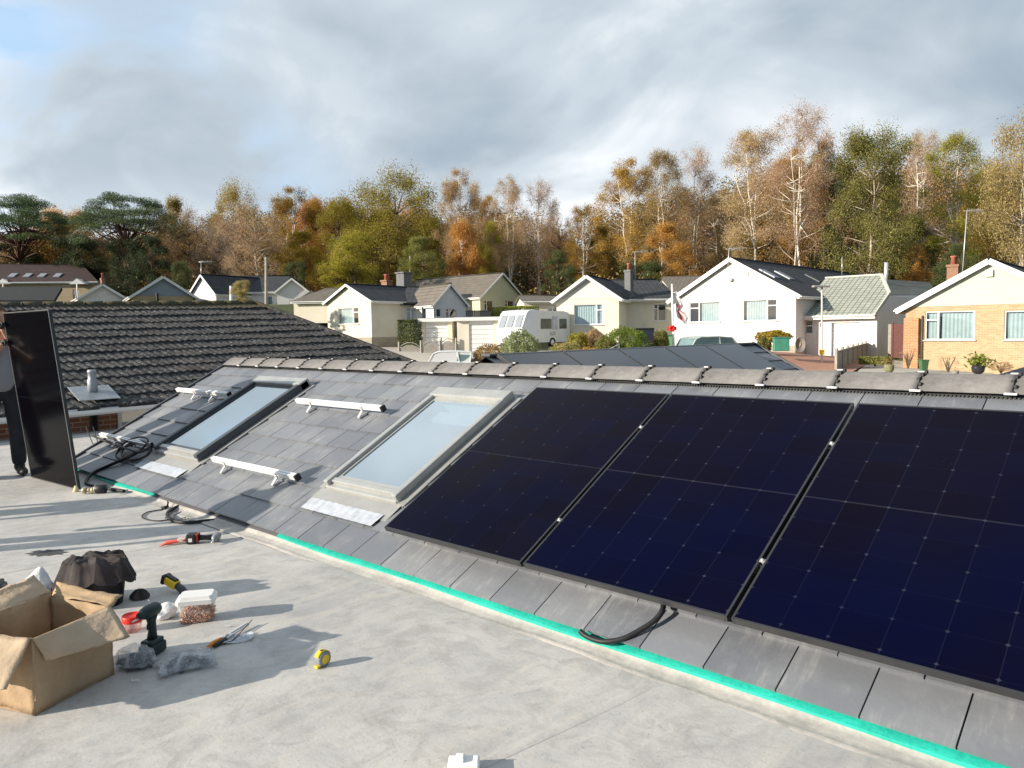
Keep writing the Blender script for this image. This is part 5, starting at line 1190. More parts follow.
# the far wood behind the trees, one mass
rs=nr(9); L=[]; LD=[]; wood=MB()
Vs={'brown':[], 'olive':[], 'orange':[], 'dark':[], 'pink':[]}
prof=[(-120,235),(0,232),(60,222),(100,235),(170,222),(240,212),(300,206),(340,190),(440,205),(480,200),(540,215),(560,228),(592,236),(620,205),(660,190),(720,185),(760,165),(830,160),(880,160),(930,160),(1000,165),(1150,160)]
def topy(px):
    for (a,b),(c,d) in zip(prof,prof[1:]):
        if a<=px<=c: return b+(d-b)*(px-a)/(c-a)
    return 200
keys=list(Vs)
for i in range(520):
    px=-110+1250*(i+rs.rand())/520; d=rs.uniform(92,112); k=keys[rs.choice(5,p=[.30,.25,.12,.18,.15])]
    p=gp(px,d); zt=zat(px,topy(px)+rs.uniform(2,26),d); zl=p.z+1
    w=rs.uniform(1.8,3.2)
    for q in range(6):
        zc=zl+(zt-zl)*(q+rs.rand())/6; n=330; c=np.clip(rs.normal(size=(n,3)),-1.7,1.7)*np.array([w*.45,w*.45,1.1]); c+=np.array([p.x+rs.normal()*1.2,p.y+rs.normal()*1.2,min(zc,zt-1.6)])
        c=c[c[:,2]<zt+.3]; Vs[k].append(leafquads(c,.24,rs))
    wood.tube([p,Vector((p.x+rs.normal()*.4,p.y,zt-1))],[.16,.05],4,cap=False)
allV=[];mi=[]
for j,k in enumerate(keys): v=np.concatenate(Vs[k]); allV.append(v); mi+= [j]*(len(v)//4)
me=leafmesh('far_wood',np.concatenate(allV)); 
for k in keys: me.materials.append(LM[k])
me.polygons.foreach_set('material_index',mi); o=bpy.data.objects.new('far_wood',me); COL.objects.link(o); tag(o,'mass of autumn woodland behind the nearer trees','woodland',kind='stuff')
wood.mi=[0]*len(wood.f); o2=wood.build('far_wood_stems',BK['bark']); tag(o2,'stems of the distant woodland','woodland',kind='stuff')
# undergrowth at the foot of the wood
L=[]
for i in range(420):
    px=-100+1220*(i+rs.rand())/420; d=rs.uniform(64 if px>560 else (76 if px>140 else 90),90 if px>140 else 97); p=gp(px,d); n=300; h=rs.uniform(1.2,3.4); c=rs.normal(size=(n,3))*np.array([1.3,1.3,h*.42]); c[:,2]=np.abs(c[:,2]); L.append((k,leafquads(c+np.array(p),.30,rs)))
V=[x[1] for x in L]; mi=[]
for j,v in enumerate(V): mi+=[[1,2,3,3,2][j*7%5]]*(len(v)//4)
me=leafmesh('undergrowth',np.concatenate(V)); 
for k in ('dark','ivy','olive','brown'): me.materials.append(LM[k])
me.polygons.foreach_set('material_index',mi); o=bpy.data.objects.new('undergrowth',me); COL.objects.link(o); tag(o,'dark undergrowth along the foot of the wood','undergrowth',kind='stuff')
# garden shrubs
def shrub(px,pyt,pyb,wpx,d,leaf,name,label,seed,box=False,size=.07,dens=1.0,droop=False,cat='shrub'):
    rs=nr(seed); a=at(px,pyb,d); b=at(px,pyt,d); h=b.z-a.z; w=wpx*d/F
    n=int(4200*dens); 
    if box: c=rs.uniform(-.5,.5,size=(n,3)); ax=rs.randint(0,3,n); sg=rs.choice([-.5,.5],n); c[np.arange(n),ax]=sg*rs.uniform(.86,1.02,n); c=c*np.array([w,w*.7,h])+np.array([a.x,a.y,a.z+h/2])
    else:
        c=rs.normal(size=(n,3)); c/=np.linalg.norm(c,axis=1)[:,None]; lob=1+.13*np.sin(c[:,0]*7+seed)+.12*np.sin(c[:,1]*9+c[:,2]*6+seed*2); c*=(rs.uniform(.55,1,n)**.5*lob)[:,None]; c=c*np.array([w/2,w/2,h*.52])+np.array([a.x,a.y,a.z+h*.5])
    mx=yawvec(0); ca=mx.x; 
    me=leafmesh(name,leafquads(c,size*d/36,rs)); rt_=thing(name,label,cat,tuple(a))
    o=bpy.data.objects.new('foliage',me); COL.objects.link(o); o.parent=rt_; me.transform(ROOT[rt_.name].inverted()); me.materials.append(LM[leaf])
    m=MB(); rd=random.Random(seed)
    for k in range(9):
        q=Vector((rd.uniform(-.35,.35)*w,rd.uniform(-.3,.3)*w,h*rd.uniform(.6,.95))); m.tube([a-Z1*.1,a+q*.5,a+q],[.03,.02,.008],4)
    m.build('stems',BK['bark'],rt_)
shrub(521,331,364,35,38,'pale','round_shrub','neatly rounded variegated pale green bush left of centre',1,dens=2.2,size=.075)
shrub(489,345,365,30,40,'brown','shrub','rusty brown dried shrub left of the rounded pale bush',2)
shrub(412,320,346,24,50,'ivy','clipped_hedge','tall clipped dark hedge against the cream wall',3,box=True,dens=1.6)
shrub(515,307,317,40,56,'lime','hedge','bright green hedge top behind the caravan',4,box=True)
shrub(578,333,356,22,37,'yelgreen','shrub','yellow-green upright shrub below the cream gable window',5)
shrub(567,343,360,32,35,'tan','shrub','straw-coloured grassy clump at the foot of the cream gable',6)
shrub(594,330,352,20,38,'pink','shrub','purplish-pink twiggy shrub below the corner of the cream bungalow',7)
shrub(625,328,354,40,36.5,'lime','shrub','largest bright green shrub before the cream bungalow side wall',8,dens=1.7)
shrub(605,338,358,22,36,'green','shrub','mid green shrub by the metal handrail',9)
shrub(590,348,360,20,34,'orange','shrub','low orange-leaved plant at the left of the handrail',10)
shrub(661,331,352,16,37,'green','shrub','dark speckled shrub left of the flagpole',11)
shrub(647,344,354,16,35,'ivy','shrub','small dark shrub right of the largest bright green one',12)
shrub(774,331,342,32,38,'mustard','hedge','red and yellow tinged hedge above the green storage box',13,dens=1.4)
shrub(764,338,354,12,37,'green','shrub','green lower end of the hedge left of the storage box',14)
shrub(875,357,364,26,34,'green','low_hedge','low green box hedge on the patio by the brick bungalow',15,box=True)
shrub(908,347,366,22,33,'pink','shrub','leafless pinkish wall plant left of the brick bungalow window',16,dens=.10,size=.035)
shrub(948,356,370,22,32,'pink','shrub','dry brown plant under the brick bungalow window',17,dens=.12,size=.04)
shrub(1001,362,371,22,32,'brown','shrub','small dead clump right of the dark pot',18,dens=.35,size=.04)
# pots
def pot(px,pyb,d,prof,mat,plant,label,seed,ph,pw,leafsz=.12,nl=60,sq=False):
    a=at(px,pyb,d); rt_=thing('plant_pot',label,'plant pot',tuple(a)); m=MB()
    m.lathe(a,prof,4 if sq else 18,(yawvec(45 if sq else 0),Vector((-yawvec(45 if sq else 0).y,yawvec(45 if sq else 0).x,0)),Z1),sm=not sq); m.build('pot',mat,rt_)
    if plant:
        rs=nr(seed); top=prof[-1][1]; c=rs.normal(size=(nl,3))*np.array([pw*.4,pw*.4,ph*.35])+np.array([a.x,a.y,a.z+top+ph*.5]); me=leafmesh('plant',leafquads(c,leafsz,rs,0,.35)); o=bpy.data.objects.new('plant',me); COL.objects.link(o); o.parent=rt_; me.transform(ROOT[rt_.name].inverted()); me.materials.append(LM[plant])
pot(923.5,371,31,[(.15,0),(.20,.42),(.22,.42),(.22,.46),(0,.44)],pm('green_glaze',(.07,.15,.07),.3,.15,6),'pink','square green glazed pot under the brick bungalow window',1,.7,.5,.05,60,True)
pot(889,373,30.5,[(.10,0),(.18,.12),(.19,.28),(.16,.34),(0,.33)],pm('mossy_pot',(.20,.20,.10),.8,.2,6),'brown','rounded mossy pot with dry plant by the low hedge',2,.3,.3,.08,90)
pot(978,374,30.5,[(.12,0),(.22,.10),(.25,.26),(.20,.36),(.22,.38),(0,.36)],pm('black_glaze',(.03,.03,.035),.2,.1,5),'lime','black glazed pot with spiky yellow-green plant',3,.35,.5,.20,200)
pot(955,375,30,[(.06,0),(.13,.05),(.14,.14),(.12,.17),(0,.16)],pm('stone_pot',(.25,.24,.21),.9,.2,6),None,'small squat grey stone pot between the green and the black pots',4,0,0)
# ================================================================ the people
def human(root,joints,mats):
    """continuous skinned body; joints: name->(pos,radius), bones list"""
    pass
def skin(name,verts,edges,rad,mat,parent,sub=2,rootv=0):
    me=bpy.data.meshes.new(name); inv=ROOT[parent.name].inverted(); me.from_pydata([inv@Vector(v) for v in verts],edges,[])
    o=bpy.data.objects.new(name,me); COL.objects.link(o)
    m=o.modifiers.new('s','SKIN'); 
    for i,r_ in enumerate(rad):
        sv=me.skin_vertices[0].data[i]; sv.radius=(r_,r_) if not isinstance(r_,tuple) else r_; sv.use_root=(i==rootv)
    m.use_smooth_shade=True; s_=o.modifiers.new('b','SUBSURF'); s_.levels=sub; s_.render_levels=sub
    dg_=bpy.context.evaluated_depsgraph_get(); dg_.update(); ev=o.evaluated_get(dg_); nm=bpy.data.meshes.new_from_object(ev); nm.name=name
    o.modifiers.clear(); o.data=nm; nm.materials.clear(); nm.materials.append(mat); nm.polygons.foreach_set('use_smooth',[True]*len(nm.polygons)); o.parent=parent; ROOT[o.name]=ROOT[parent.name]; return o
M_skin=pm('skin',(.55,.31,.21),.55,.08,6,spec=.35); M_hair=pm('short_brown_hair',(.10,.055,.03),.8,.3,30); M_tee=pm('grey_tshirt',(.27,.27,.29),.95,.12,5,bump=.5,bscale=9,bd=.015)
M_trs=pm('black_work_trousers',(.020,.022,.028),.9,.3,7,bump=.5,bscale=10,bd=.02); M_glove=pm('black_glove',(.012,.012,.013),.6,.2,20); M_boot=pm('black_boot',(.018,.016,.015),.6,.2,10)
def person(label,foot,face,pose,h=1.78,group=None,yawadj=0):
    """face: unit direction the body faces; pose gives hand positions in world space"""
    f=Vector(face).normalized(); s=f.cross(Z1).normalized()      # s = the person's right
    root=thing('person',label,'person',tuple(foot),0,group); B=Vector(foot); k=h/1.78
    P=lambda a,b,z: B+f*(a*k)+s*(b*k)+Z1*(z*k)
    # body: legs, torso, arms and neck in one skin
    V=[];E_=[];Rr=[]
    def add(p,r_,par=None):
        V.append(p); Rr.append(r_*k if not isinstance(r_,tuple) else (r_[0]*k,r_[1]*k)); i=len(V)-1
        if par is not None: E_.append((par,i))
        return i
    pel=add(P(0,0,.97),.135); wa=add(P(0,0,1.12),.125,pel); ch=add(P(.01,0,1.30),.145,wa); uc=add(P(0,0,1.43),.115,ch); nk=add(P(.04,0,1.52),.055,uc); nk2=add(P(.09,0,1.59),.052,nk)
    for sg in (-1,1):
        hp=add(P(0,sg*.10,.90),.105,pel); kn=add(P(.03+pose.get('knee',0)*(sg>0),sg*.12,.50),.068,hp); cf=add(P(0,sg*.125,.34),.060,kn); an=add(P(-.02,sg*.13,.10),.042,cf)
        sh=add(P(0,sg*.185,1.40),.062,uc); hand=pose['hand'][0 if sg<0 else 1]; S=P(0,sg*.185,1.40); 
        el=pose['elbow'][0 if sg<0 else 1]; e1=add(S.lerp(el,.5),.050,sh); e2=add(el,.041,e1); e3=add(el.lerp(hand,.45),.040,e2); e4=add(hand,.027,e3)
    skin('body',V,E_,Rr,M_skin,root)
    # trousers
    V=[];E_=[];Rr=[]; pel=add(P(0,0,.99),.150); up_=add(P(0,0,1.08),.135,pel)
    for sg in (-1,1):
        hp=add(P(0,sg*.10,.88),.118,pel); m1=add(P(.02,sg*.11,.70),.100,hp); kn=add(P(.035,sg*.12,.50),.086,m1); cf=add(P(0,sg*.125,.30),.080,kn); an=add(P(-.02,sg*.13,.09),.072,cf)
    skin('trousers',V,E_,Rr,M_trs,root)
    V=[];E_=[];Rr=[]; w00=add(P(0,0,.86),.150); w0=add(P(0,0,.98),.165,w00); wa=add(P(0,0,1.12),.165,w0); ch=add(P(.01,0,1.30),.178,wa); uc=add(P(0,0,1.44),.140,ch)
    for sg in (-1,1):
        S=P(0,sg*.185,1.40); el=pose['elbow'][0 if sg<0 else 1]; sh=add(S,.096,uc); e1=add(S.lerp(el,.5),.086,sh); e2=add(S.lerp(el,.78),.080,e1)
    skin('tshirt',V,E_,Rr,M_tee,root)
    # head with face
    hc=P(.13,0,1.66); hf=pose.get('look',f); hs=hf.cross(Z1).normalized(); hu=hs.cross(hf)
    H=MB(); n=20; mrow=14; vs=[]
    for i in range(mrow+1):
        t=math.pi*i/mrow
        for j in range(n):
            w=2*math.pi*j/n; x=math.sin(t)*math.cos(w); y=math.sin(t)*math.sin(w); z=math.cos(t)
            rx=.100 if x>0 else .105; jaw=1-.30*max(0,-z-.15)*(1 if x>-.2 else 1.2); fx=x*rx*jaw+ (.012*max(0,-z) if x>.3 else 0); vs.append(hc+hf*(fx*k)+hs*(y*.078*jaw*k)+hu*(z*.122*k))
    H.raw(vs,[(i*n+j,i*n+(j+1)%n,(i+1)*n+(j+1)%n,(i+1)*n+j) for i in range(mrow) for j in range(n)],0,True)
    hd=H.build('head',M_skin,root)
    q=lambda a,b,c: hc+hf*(a*k)+hs*(b*k)+hu*(c*k)
    m=MB(); m.blob(q(.104,0,-.012),.017*k,.014*k,.026*k,1,.0,10,(hf,hs,hu)); m.blob(q(.100,0,.018),.012*k,.010*k,.03*k,1,0,10,(hf,hs,hu)); m.build('nose',M_skin,hd)
    for sg in (-1,1):
        m=MB(); m.blob(q(.090,sg*.032,.012),.010*k,.013*k,.007*k,1,0,10,(hf,hs,hu)); m.build('eye',M_hair,hd)
        m=MB(); m.blob(q(-.005,sg*.078,-.005),.018*k,.009*k,.030*k,1,.05,10,(hf,hs,hu)); m.build('ear',M_skin,hd)
    m=MB(); m.blob(q(.094,0,-.062),.007*k,.024*k,.006*k,1,0,10,(hf,hs,hu)); m.build('mouth',pm('lips',(.38,.15,.12),.6,.1,9),hd)
    m=MB(); vs=[]
    for i in range(9):
        t=math.pi*.58*i/8
        for j in range(n):
            w=2*math.pi*j/n; x=math.sin(t)*math.cos(w); lim=.42 if x>.15 else 1; tt=min(t,math.pi*(.30 if math.cos(w)>.3 else .60)); x=math.sin(tt)*math.cos(w); y=math.sin(tt)*math.sin(w); z=math.cos(tt); vs.append(hc+hf*(x*.110*k)+hs*(y*.086*k)+hu*(z*.130*k))
    m.raw(vs,[(i*n+j,i*n+(j+1)%n,(i+1)*n+(j+1)%n,(i+1)*n+j) for i in range(8) for j in range(n)],0,True); m.build('hair',M_hair,root)
    # boots
    for sg in (-1,1):
        a=P(-.06,sg*.13,.055); m=MB(); m.blob(P(.05,sg*.14,.045),.145*k,.050*k,.055*k,3,.03,16,(f,s,Z1),flat=True); m.blob(P(-.02,sg*.13,.09),.06*k,.052*k,.07*k,2,.03,14,(f,s,Z1)); m.build('boot',M_boot,root)
    # hands: palm, four curled fingers, thumb
    for i in (0,1):
        hp=pose['hand'][i]; el=pose['elbow'][i]; d=pose['dir'][i].normalized(); g_=pose['grip'][i]; g_=(g_-d*g_.dot(d)).normalized(); l=d.cross(g_).normalized()
        V=[];E_=[];Rr=[]; w_=add(hp-d*.02,.024); pc=add(hp+d*.045,(.030,.030),w_); 
        for q_ in range(4):
            off=l*((q_-1.5)*.021); a=add(hp+d*.088+off,.0105,pc); ln=(.040,.046,.043,.034)[q_]; b=add(V[a]+d*ln*.75+g_*ln*.55,.0095,a); c=add(V[b]+g_*ln*.75+d*.002,.0085,b); e_=add(V[c]-d*ln*.45+g_*ln*.2,.008,c)
        t1=add(hp+d*.035-l*.036+g_*.012,.013,pc); t2=add(hp+d*.065-l*.044+g_*.035,.011,t1); t3=add(hp+d*.085-l*.034+g_*.052,.0095,t2)
        skin('gloved_hand' if pose.get('glove') else 'hand',V,E_,Rr,M_glove if pose.get('glove') else M_skin,root,sub=1)
    return root
# fitter holding the upright panel: left hand high on its top edge, right hand on its left edge
TL=BL+V_*1.757
foot=Vector((-9.62,2.25,0)); TLe=TL+U_*.0
h1_=TL-V_*.10-U_*.035; h2_=TL-V_*.28-U_*.035
fdir=Vector((.97,-.10,0))
person('man in grey T-shirt, black trousers and black gloves holding the upright solar panel',foot,fdir,
 dict(hand=[h1_-U_*.06-V_*.05,h2_-U_*.07-V_*.03],elbow=[foot+Vector((.10,.19,1.27)),foot+Vector((.16,-.22,1.18))],dir=[V_*.6+U_*.8,V_*.3+U_*.9],grip=[U_,U_],glove=True,look=Vector((.85,-.5,.02)).normalized()),h=1.83)
def standing(label,x,y,h,face,spread=.0):
    B=Vector((x,y,0)); f=Vector(face).normalized(); s=f.cross(Z1)
    return person(label,B,face,dict(hand=[B-s*.30+Z1*.86*h/1.78+f*.10,B+s*.30+Z1*.86*h/1.78+f*.10],elbow=[B-s*.27+Z1*1.12*h/1.78,B+s*.27+Z1*1.12*h/1.78],dir=[Vector((0,0,-1)),Vector((0,0,-1))],grip=[f,f]),h=h)
standing('second roofer standing off to the left whose head shadow falls on the slates',-7.25,-.25,1.78,(.6,.8,0))
standing('third, shorter roofer standing farthest left, outside the photo',-8.85,-.75,1.62,(.3,.9,0))
# ================================================================ tools and litter on the flat roof
def G(px,py,z=0): p=gz(px,py); p.z=z+fz(p.x,p.y)+.001; return p
rgt=Vector((right.x,right.y,0)).normalized(); away=Vector((fwd.x,fwd.y,0)).normalized()
# cardboard box
A=G(36,716); Bc=G(114,675); e=(Bc-A).normalized(); bk=Vector((-e.y,e.x,0)); bk=bk if bk.dot(away)>0 or bk.dot(rgt)<0 else -bk
if bk.dot(rgt)>0: bk=-bk
Lx=(Bc-A).length; Dy=.34; Hh=.305
bx=thing('cardboard_box','large open brown cardboard box with crumpled flaps in the lower left corner','box',tuple((A+Bc)/2+bk*Dy/2))
def sheet(name,c4,mat,parent,nu=14,nv=10,amp=.006,seed=0,th=.004,curl=0,tear=0):
    rd=random.Random(seed); ph=[rd.uniform(0,6.28) for _ in range(6)]; a,b,c,d=[Vector(p) for p in c4]; nrm_=(b-a).cross(d-a).normalized()
    m=MB(); vs=[]
    for side in (0,1):
        for i in range(nu+1):
            for j in range(nv+1):
                u,v=i/nu,j/nv; p=(a*(1-u)+b*u)*(1-v)+(d*(1-u)+c*u)*v
                w=amp*(math.sin(u*7+ph[0]+v*3)+.7*math.sin(v*9+ph[1]-u*4)+.6*math.sin(u*17+ph[2]+v*5)+.35*math.sin(u*31+v*23+ph[3]))+curl*v*v
                if tear and v>.99: p=p+(c-b)*(.03*math.sin(u*23+ph[4])+.02*math.sin(u*51+ph[5]))*tear
                vs.append(p+nrm_*(w-side*th))
    M_=(nv+1); T_=(nu+1)*M_; fs=[(i*M_+j,(i+1)*M_+j,(i+1)*M_+j+1,i*M_+j+1) for i in range(nu) for j in range(nv)]; fs+=[tuple(T_+k_ for k_ in f[::-1]) for f in fs]
    for i in range(nu): fs.append((i*M_,T_+i*M_,T_+(i+1)*M_,(i+1)*M_)); fs.append((i*M_+nv,(i+1)*M_+nv,T_+(i+1)*M_+nv,T_+i*M_+nv))
    for j in range(nv): fs.append((j,j+1,T_+j+1,T_+j)); fs.append((nu*M_+j,T_+nu*M_+j,T_+nu*M_+j+1,nu*M_+j+1))
    m.raw(vs,fs,0,True); return m.build(name,mat,parent)
C1=Bc+bk*Dy; D1=A+bk*Dy; U=Z1*Hh
sheet('front_side',(A,Bc,Bc+U,A+U),M_card,bx,amp=.002,seed=1); sheet('back_side',(C1,D1,D1+U*1.1,C1+U*1.1),M_card,bx,amp=.006,seed=2)
sheet('right_side',(Bc,C1,C1+U*1.02,Bc+U),M_card,bx,amp=.005,seed=3); sheet('left_side',(D1,A,A+U,D1+U),M_card,bx,amp=.005,seed=4)
sheet('base',(A+Z1*.004,Bc+Z1*.004,C1+Z1*.004,D1+Z1*.004),M_card,bx,amp=.0,seed=5)
sheet('front_flap',(A+U,Bc+U,gz(131,637,.245),gz(48,661,.205)),M_card2,bx,amp=.0035,seed=6,curl=.006,tear=.35)
sheet('back_flap',(D1+U*1.1,C1+U*1.1,C1+U*1.1+bk*.10+Z1*.07,D1+U*1.1+bk*.16+Z1*.01),M_card2,bx,amp=.004,seed=7,tear=.5)
sheet('right_flap',(Bc+U,C1+U*1.02,C1+U+e*.05+Z1*.05+bk*.02,Bc+U+e*.07+Z1*.02),M_card,bx,amp=.004,seed=8,tear=.5)
sheet('left_flap',(D1+U,A+U,A+U-e*.13-Z1*.14-bk*.02,D1+U-e*.17-Z1*.10),M_card2,bx,amp=.004,seed=9,tear=.5)
# black bucket with a fleece thrown over it
cb=G(106,604); bk_=thing('bucket','black builder bucket under the charcoal fleece','bucket',tuple(cb))
m=MB(); n=22; pr=[(.085,0),(.115,.21),(.122,.215),(.122,.235),(.112,.235),(.105,.20),(.08,.01)]; m.lathe(cb,pr,n); m.build('pail',M_black,bk_)
m=MB(); m.tube([cb+rgt*(.12*math.cos(a_))+away*(.12*math.sin(a_)*.4)+Z1*(.20-.10*math.sin(a_)) for a_ in [math.pi*i/12 for i in range(13)]],.004,6); m.build('handle',M_dgrey,bk_)
def cloth(name,label,cat,c,sx,sy,fn,mat,seed,n=44,ax=None):
    rd=random.Random(seed); X_,Y_=ax or (rgt,away); m=MB(); vs=[]; ph=[rd.uniform(0,6.28) for _ in range(8)]
    for i in range(n+1):
        for j in range(n+1):
            u=i/n*2-1; v=j/n*2-1; rr=math.sqrt(u*u+v*v); sc_=1/max(1,rr) if False else 1; 
            if max(abs(u),abs(v))>0: kq=max(abs(u),abs(v))/max(rr,1e-6); U2,V2=u*kq,v*kq
            else: U2=V2=0
            r2=math.hypot(U2,V2); an=math.atan2(V2,U2); ed=1+.10*math.sin(2*an+ph[0])+.05*math.sin(5*an+ph[1])+.02*math.sin(11*an+ph[2])
            z=fn(U2,V2,r2,an,ph); vs.append(c+X_*(U2*ed*sx)+Y_*(V2*ed*sy)+Z1*max(z,.004))
    m.raw(vs,[(i*(n+1)+j,(i+1)*(n+1)+j,(i+1)*(n+1)+j+1,i*(n+1)+j+1) for i in range(n) for j in range(n)],0,True)
    return mesh_thing(m,name,mat,label,cat,tuple(c))
def f_fleece(u,v,r_,a,ph):
    top=.272-.05*max(0,-u); w_=min(1,max(0,(u+.35)/.5)); k0=.50+.30*w_; fall=(top if w_<.5 else .16); d_=max(0,r_-k0)/(1-k0+.0001); body=top-(top*(1-w_)+.11*w_)*min(1,d_*(1.2-.2*w_))+(.008*math.sin(9*u+ph[3])*math.sin(8*v+ph[4]) if r_<k0 else 0)
    return body-.020*(abs(math.sin(5.5*a+ph[5]+2.5*r_))**.7)*min(1,r_*1.3)-.010*(abs(math.sin(11*a+ph[6]-4*r_)))*r_+.010*math.sin(14*u+6*v+ph[2])*math.exp(-r_*1.2)+.008*abs(math.sin(10*v-5*u+ph[7]))
cloth('fleece_jacket','charcoal fleece jacket thrown in folds over the black bucket','jacket',cb-rgt*.095+away*.01,.265,.175,f_fleece,M_cloth,11,96)
cloth('cloth_heap','dark crumpled end of fabric lying right of the bucket','cloth',G(140,598),.055,.06,lambda u,v,r_,a,ph:.045*(1-r_**2)+.008*math.sin(5*a+ph[1]),M_cloth,12,24)
# black tool case at the left edge
c=G(2,619); tcase=thing('tool_case','black ribbed tool case cut off by the left edge of the photo','tool case',tuple(c)); ax=((rgt*.9+away*.3).normalized(),(away*.9-rgt*.3).normalized(),Z1)
m=MB(); m.box(c-rgt*.05+Z1*.075,.14,.12,.15,ax,bev=.02); m.build('body',M_black,tcase)
m=MB(); m.box(c-rgt*.045+Z1*.17,.125,.11,.04,ax,bev=.014); m.box(c-rgt*.045+Z1*.197,.10,.09,.02,ax,bev=.008); m.build('lid',M_black,tcase)
for k in range(3): m=MB(); m.tube([c+ax[0]*.015-ax[1]*(.062-.0*k)+Z1*(.03+.045*k),c-ax[0]*.11-ax[1]*.062+Z1*(.03+.045*k)],.007,6); m.build('rib',M_rubber,tcase)
# polythene
def mat_poly(name,c,alpha,rough=.25):
    m=bpy.data.materials.new(name); N=NT(m); N.set(rough,.6); v=N.coord(); n_=N.noise(v,16,4,.6,.8)
    N.b.inputs['Base Color'].default_value=(*c,1); N.ln(N.ramp(n_,.35,.65,alpha*.55,min(1,alpha*1.5)),N.b.inputs['Alpha']); N.bump(N.noise(v,22,5,.6,1.0),.9,.03); return m
M_wpoly=pm('white_polythene',(.76,.77,.78),.35,.06,9,bump=.5,bscale=14,bd=.02)
def mat_clear():
    m=bpy.data.materials.new('clear_polythene'); N=NT(m); N.set(.12,1.0); v=N.coord(); n_=N.noise(v,9,3,.5,1.5)
    N.b.inputs['Base Color'].default_value=(.62,.66,.70,1); N.ln(N.ramp(n_,.44,.62,.28,.75),N.b.inputs['Alpha']); N.bump(N.noise(v,26,3,.5,1.2),1.0,.03); return m
M_cpoly=mat_clear()
def crumple(name,label,cat,c,rx,ry,rz,mat,seed,amp=.22,inner=None,rot=0,peak=0,square=0):
    X_=(rgt*math.cos(rot)+away*math.sin(rot)); Y_=(away*math.cos(rot)-rgt*math.sin(rot)); rt_=thing(name,label,cat,tuple(c))
    bm=bmesh.new(); bmesh.ops.create_icosphere(bm,subdivisions=4,radius=1); rd=random.Random(seed); D=[Vector((rd.uniform(-1,1),rd.uniform(-1,1),rd.uniform(-1,1))).normalized() for _ in range(16)]
    import mathutils
    for v in bm.verts:
        p=v.co.copy(); s_=1
        for dd in D: t_=p.dot(dd); s_=min(s_, (.80+ .16*((hash((round(dd.x,3),seed))%100)/100))/t_) if t_>.55 else s_
        nz=mathutils.noise.noise(p*2.6+Vector((seed*3.1,0,0)))*amp+mathutils.noise.noise(p*6+Vector((0,seed,0)))*amp*.45; s_*=1+nz
        z=p.z*s_; 
        z+=peak*math.exp(-((p.x-.35)**2+p.y**2)*5)*(p.z>0)
        if square:
            hy_=math.hypot(p.x,p.y); m_=max(abs(p.x),abs(p.y))/hy_ if hy_>1e-4 else 1.0; k_=(1/m_)**square; z=(z+.72)*(1-.9*max(0,math.hypot(p.x,p.y)-.55)**1.2)-.72; p=Vector((p.x*k_*(1+.12*(1-m_)*3),p.y*k_*(1+.12*(1-m_)*3),p.z)); s_=1+(s_-1)*.5
        v.co=Vector((p.x*s_,p.y*s_,max(z,-.72)))
    vs=[c+X_*(v.co.x*rx)+Y_*(v.co.y*ry)+Z1*((v.co.z+.72)*rz) for v in bm.verts]; bm.verts.index_update(); fs=[[v.index for v in f.verts] for f in bm.faces]; bm.free()
    m=MB(); m.raw(vs,fs,0,True); m.build('bag_skin' if inner else 'bag',mat,rt_)
    if inner:
        m=MB(); rd=random.Random(seed+5)
        for k in range(150):
            a_=rd.uniform(0,6.28); q=rd.random()**.5*.80; p=c+X_*(math.cos(a_)*q*rx)+Y_*(math.sin(a_)*q*ry)+Z1*(rd.uniform(.12,1.0)*rz*(1.15-q*.6)); m.box(p,rd.uniform(.010,.022),rd.uniform(.006,.012),.007,(Vector((math.cos(k),math.sin(k),rd.uniform(-.4,.4))).normalized(),Vector((-math.sin(k),math.cos(k),0)),Z1),bev=.002)
        m.build('contents',inner,rt_)
    return rt_
crumple('plastic_bag','white plastic carrier bag slumped behind the cardboard box','bag',G(36,606),.12,.08,.085,M_wpoly,3,.22,peak=1.1)
crumple('plastic_bag','small white polythene bag between the red tub and the lidded tub','bag',G(164,619),.070,.055,.040,M_wpoly,4,.14,peak=.5,rot=.4)
M_blk=pm('dark_fixings',(.06,.07,.085),.4,.6,60,spec=.7)
crumple('fixings_bag','clear polythene bag of dark clips pressed against the box','bag',G(136,668),.095,.065,.060,M_cpoly,5,.16,M_blk)
crumple('fixings_bag','flat clear polythene bag of dark clips, frontmost on the roof','bag',G(187,668),.115,.080,.040,M_cpoly,6,.14,M_blk,rot=.5,square=.95)
# lidded tub of copper nails
c=G(198,621); tb=thing('nail_tub','clear tub half full of copper nails with a white lid','tub',tuple(c)); X_=(rgt*.97+away*.22).normalized(); Y_=Vector((-X_.y,X_.x,0)); ax=(X_,Y_,Z1)
def frust(mb,c,w0,d0,w1,d1,z0,z1,mi=0,open_=False,r_=.2):
    vs=[]
    for (w,d,z) in ((w0,d0,z0),(w1,d1,z1)):
        for (sx,sy) in ((-1,-.7),(-.85,-1),(.85,-1),(1,-.7),(1,.7),(.85,1),(-.85,1),(-1,.7)): vs.append(c+X_*(sx*w/2)+Y_*(sy*d/2)+Z1*z)
    fs=[(i,(i+1)%8,8+(i+1)%8,8+i) for i in range(8)]; fs.append(tuple(range(7,-1,-1)))
    if not open_: fs.append(tuple(range(8,16)))
    mb.raw(vs,fs,mi)
m=MB(); frust(m,c,.150,.108,.172,.13,0,.110,open_=True); m.build('tub',mat_poly('tub_plastic',(.72,.70,.66),.28,.2),tb)
m=MB(); frust(m,c,.188,.146,.188,.146,.100,.122); frust(m,c,.176,.134,.158,.116,.122,.138); m.build('lid',pm('white_lid',(.80,.79,.76),.4,.05,6),tb)
m=MB(); rd=random.Random(8)
frust(m,c,.135,.095,.142,.102,.003,.050)
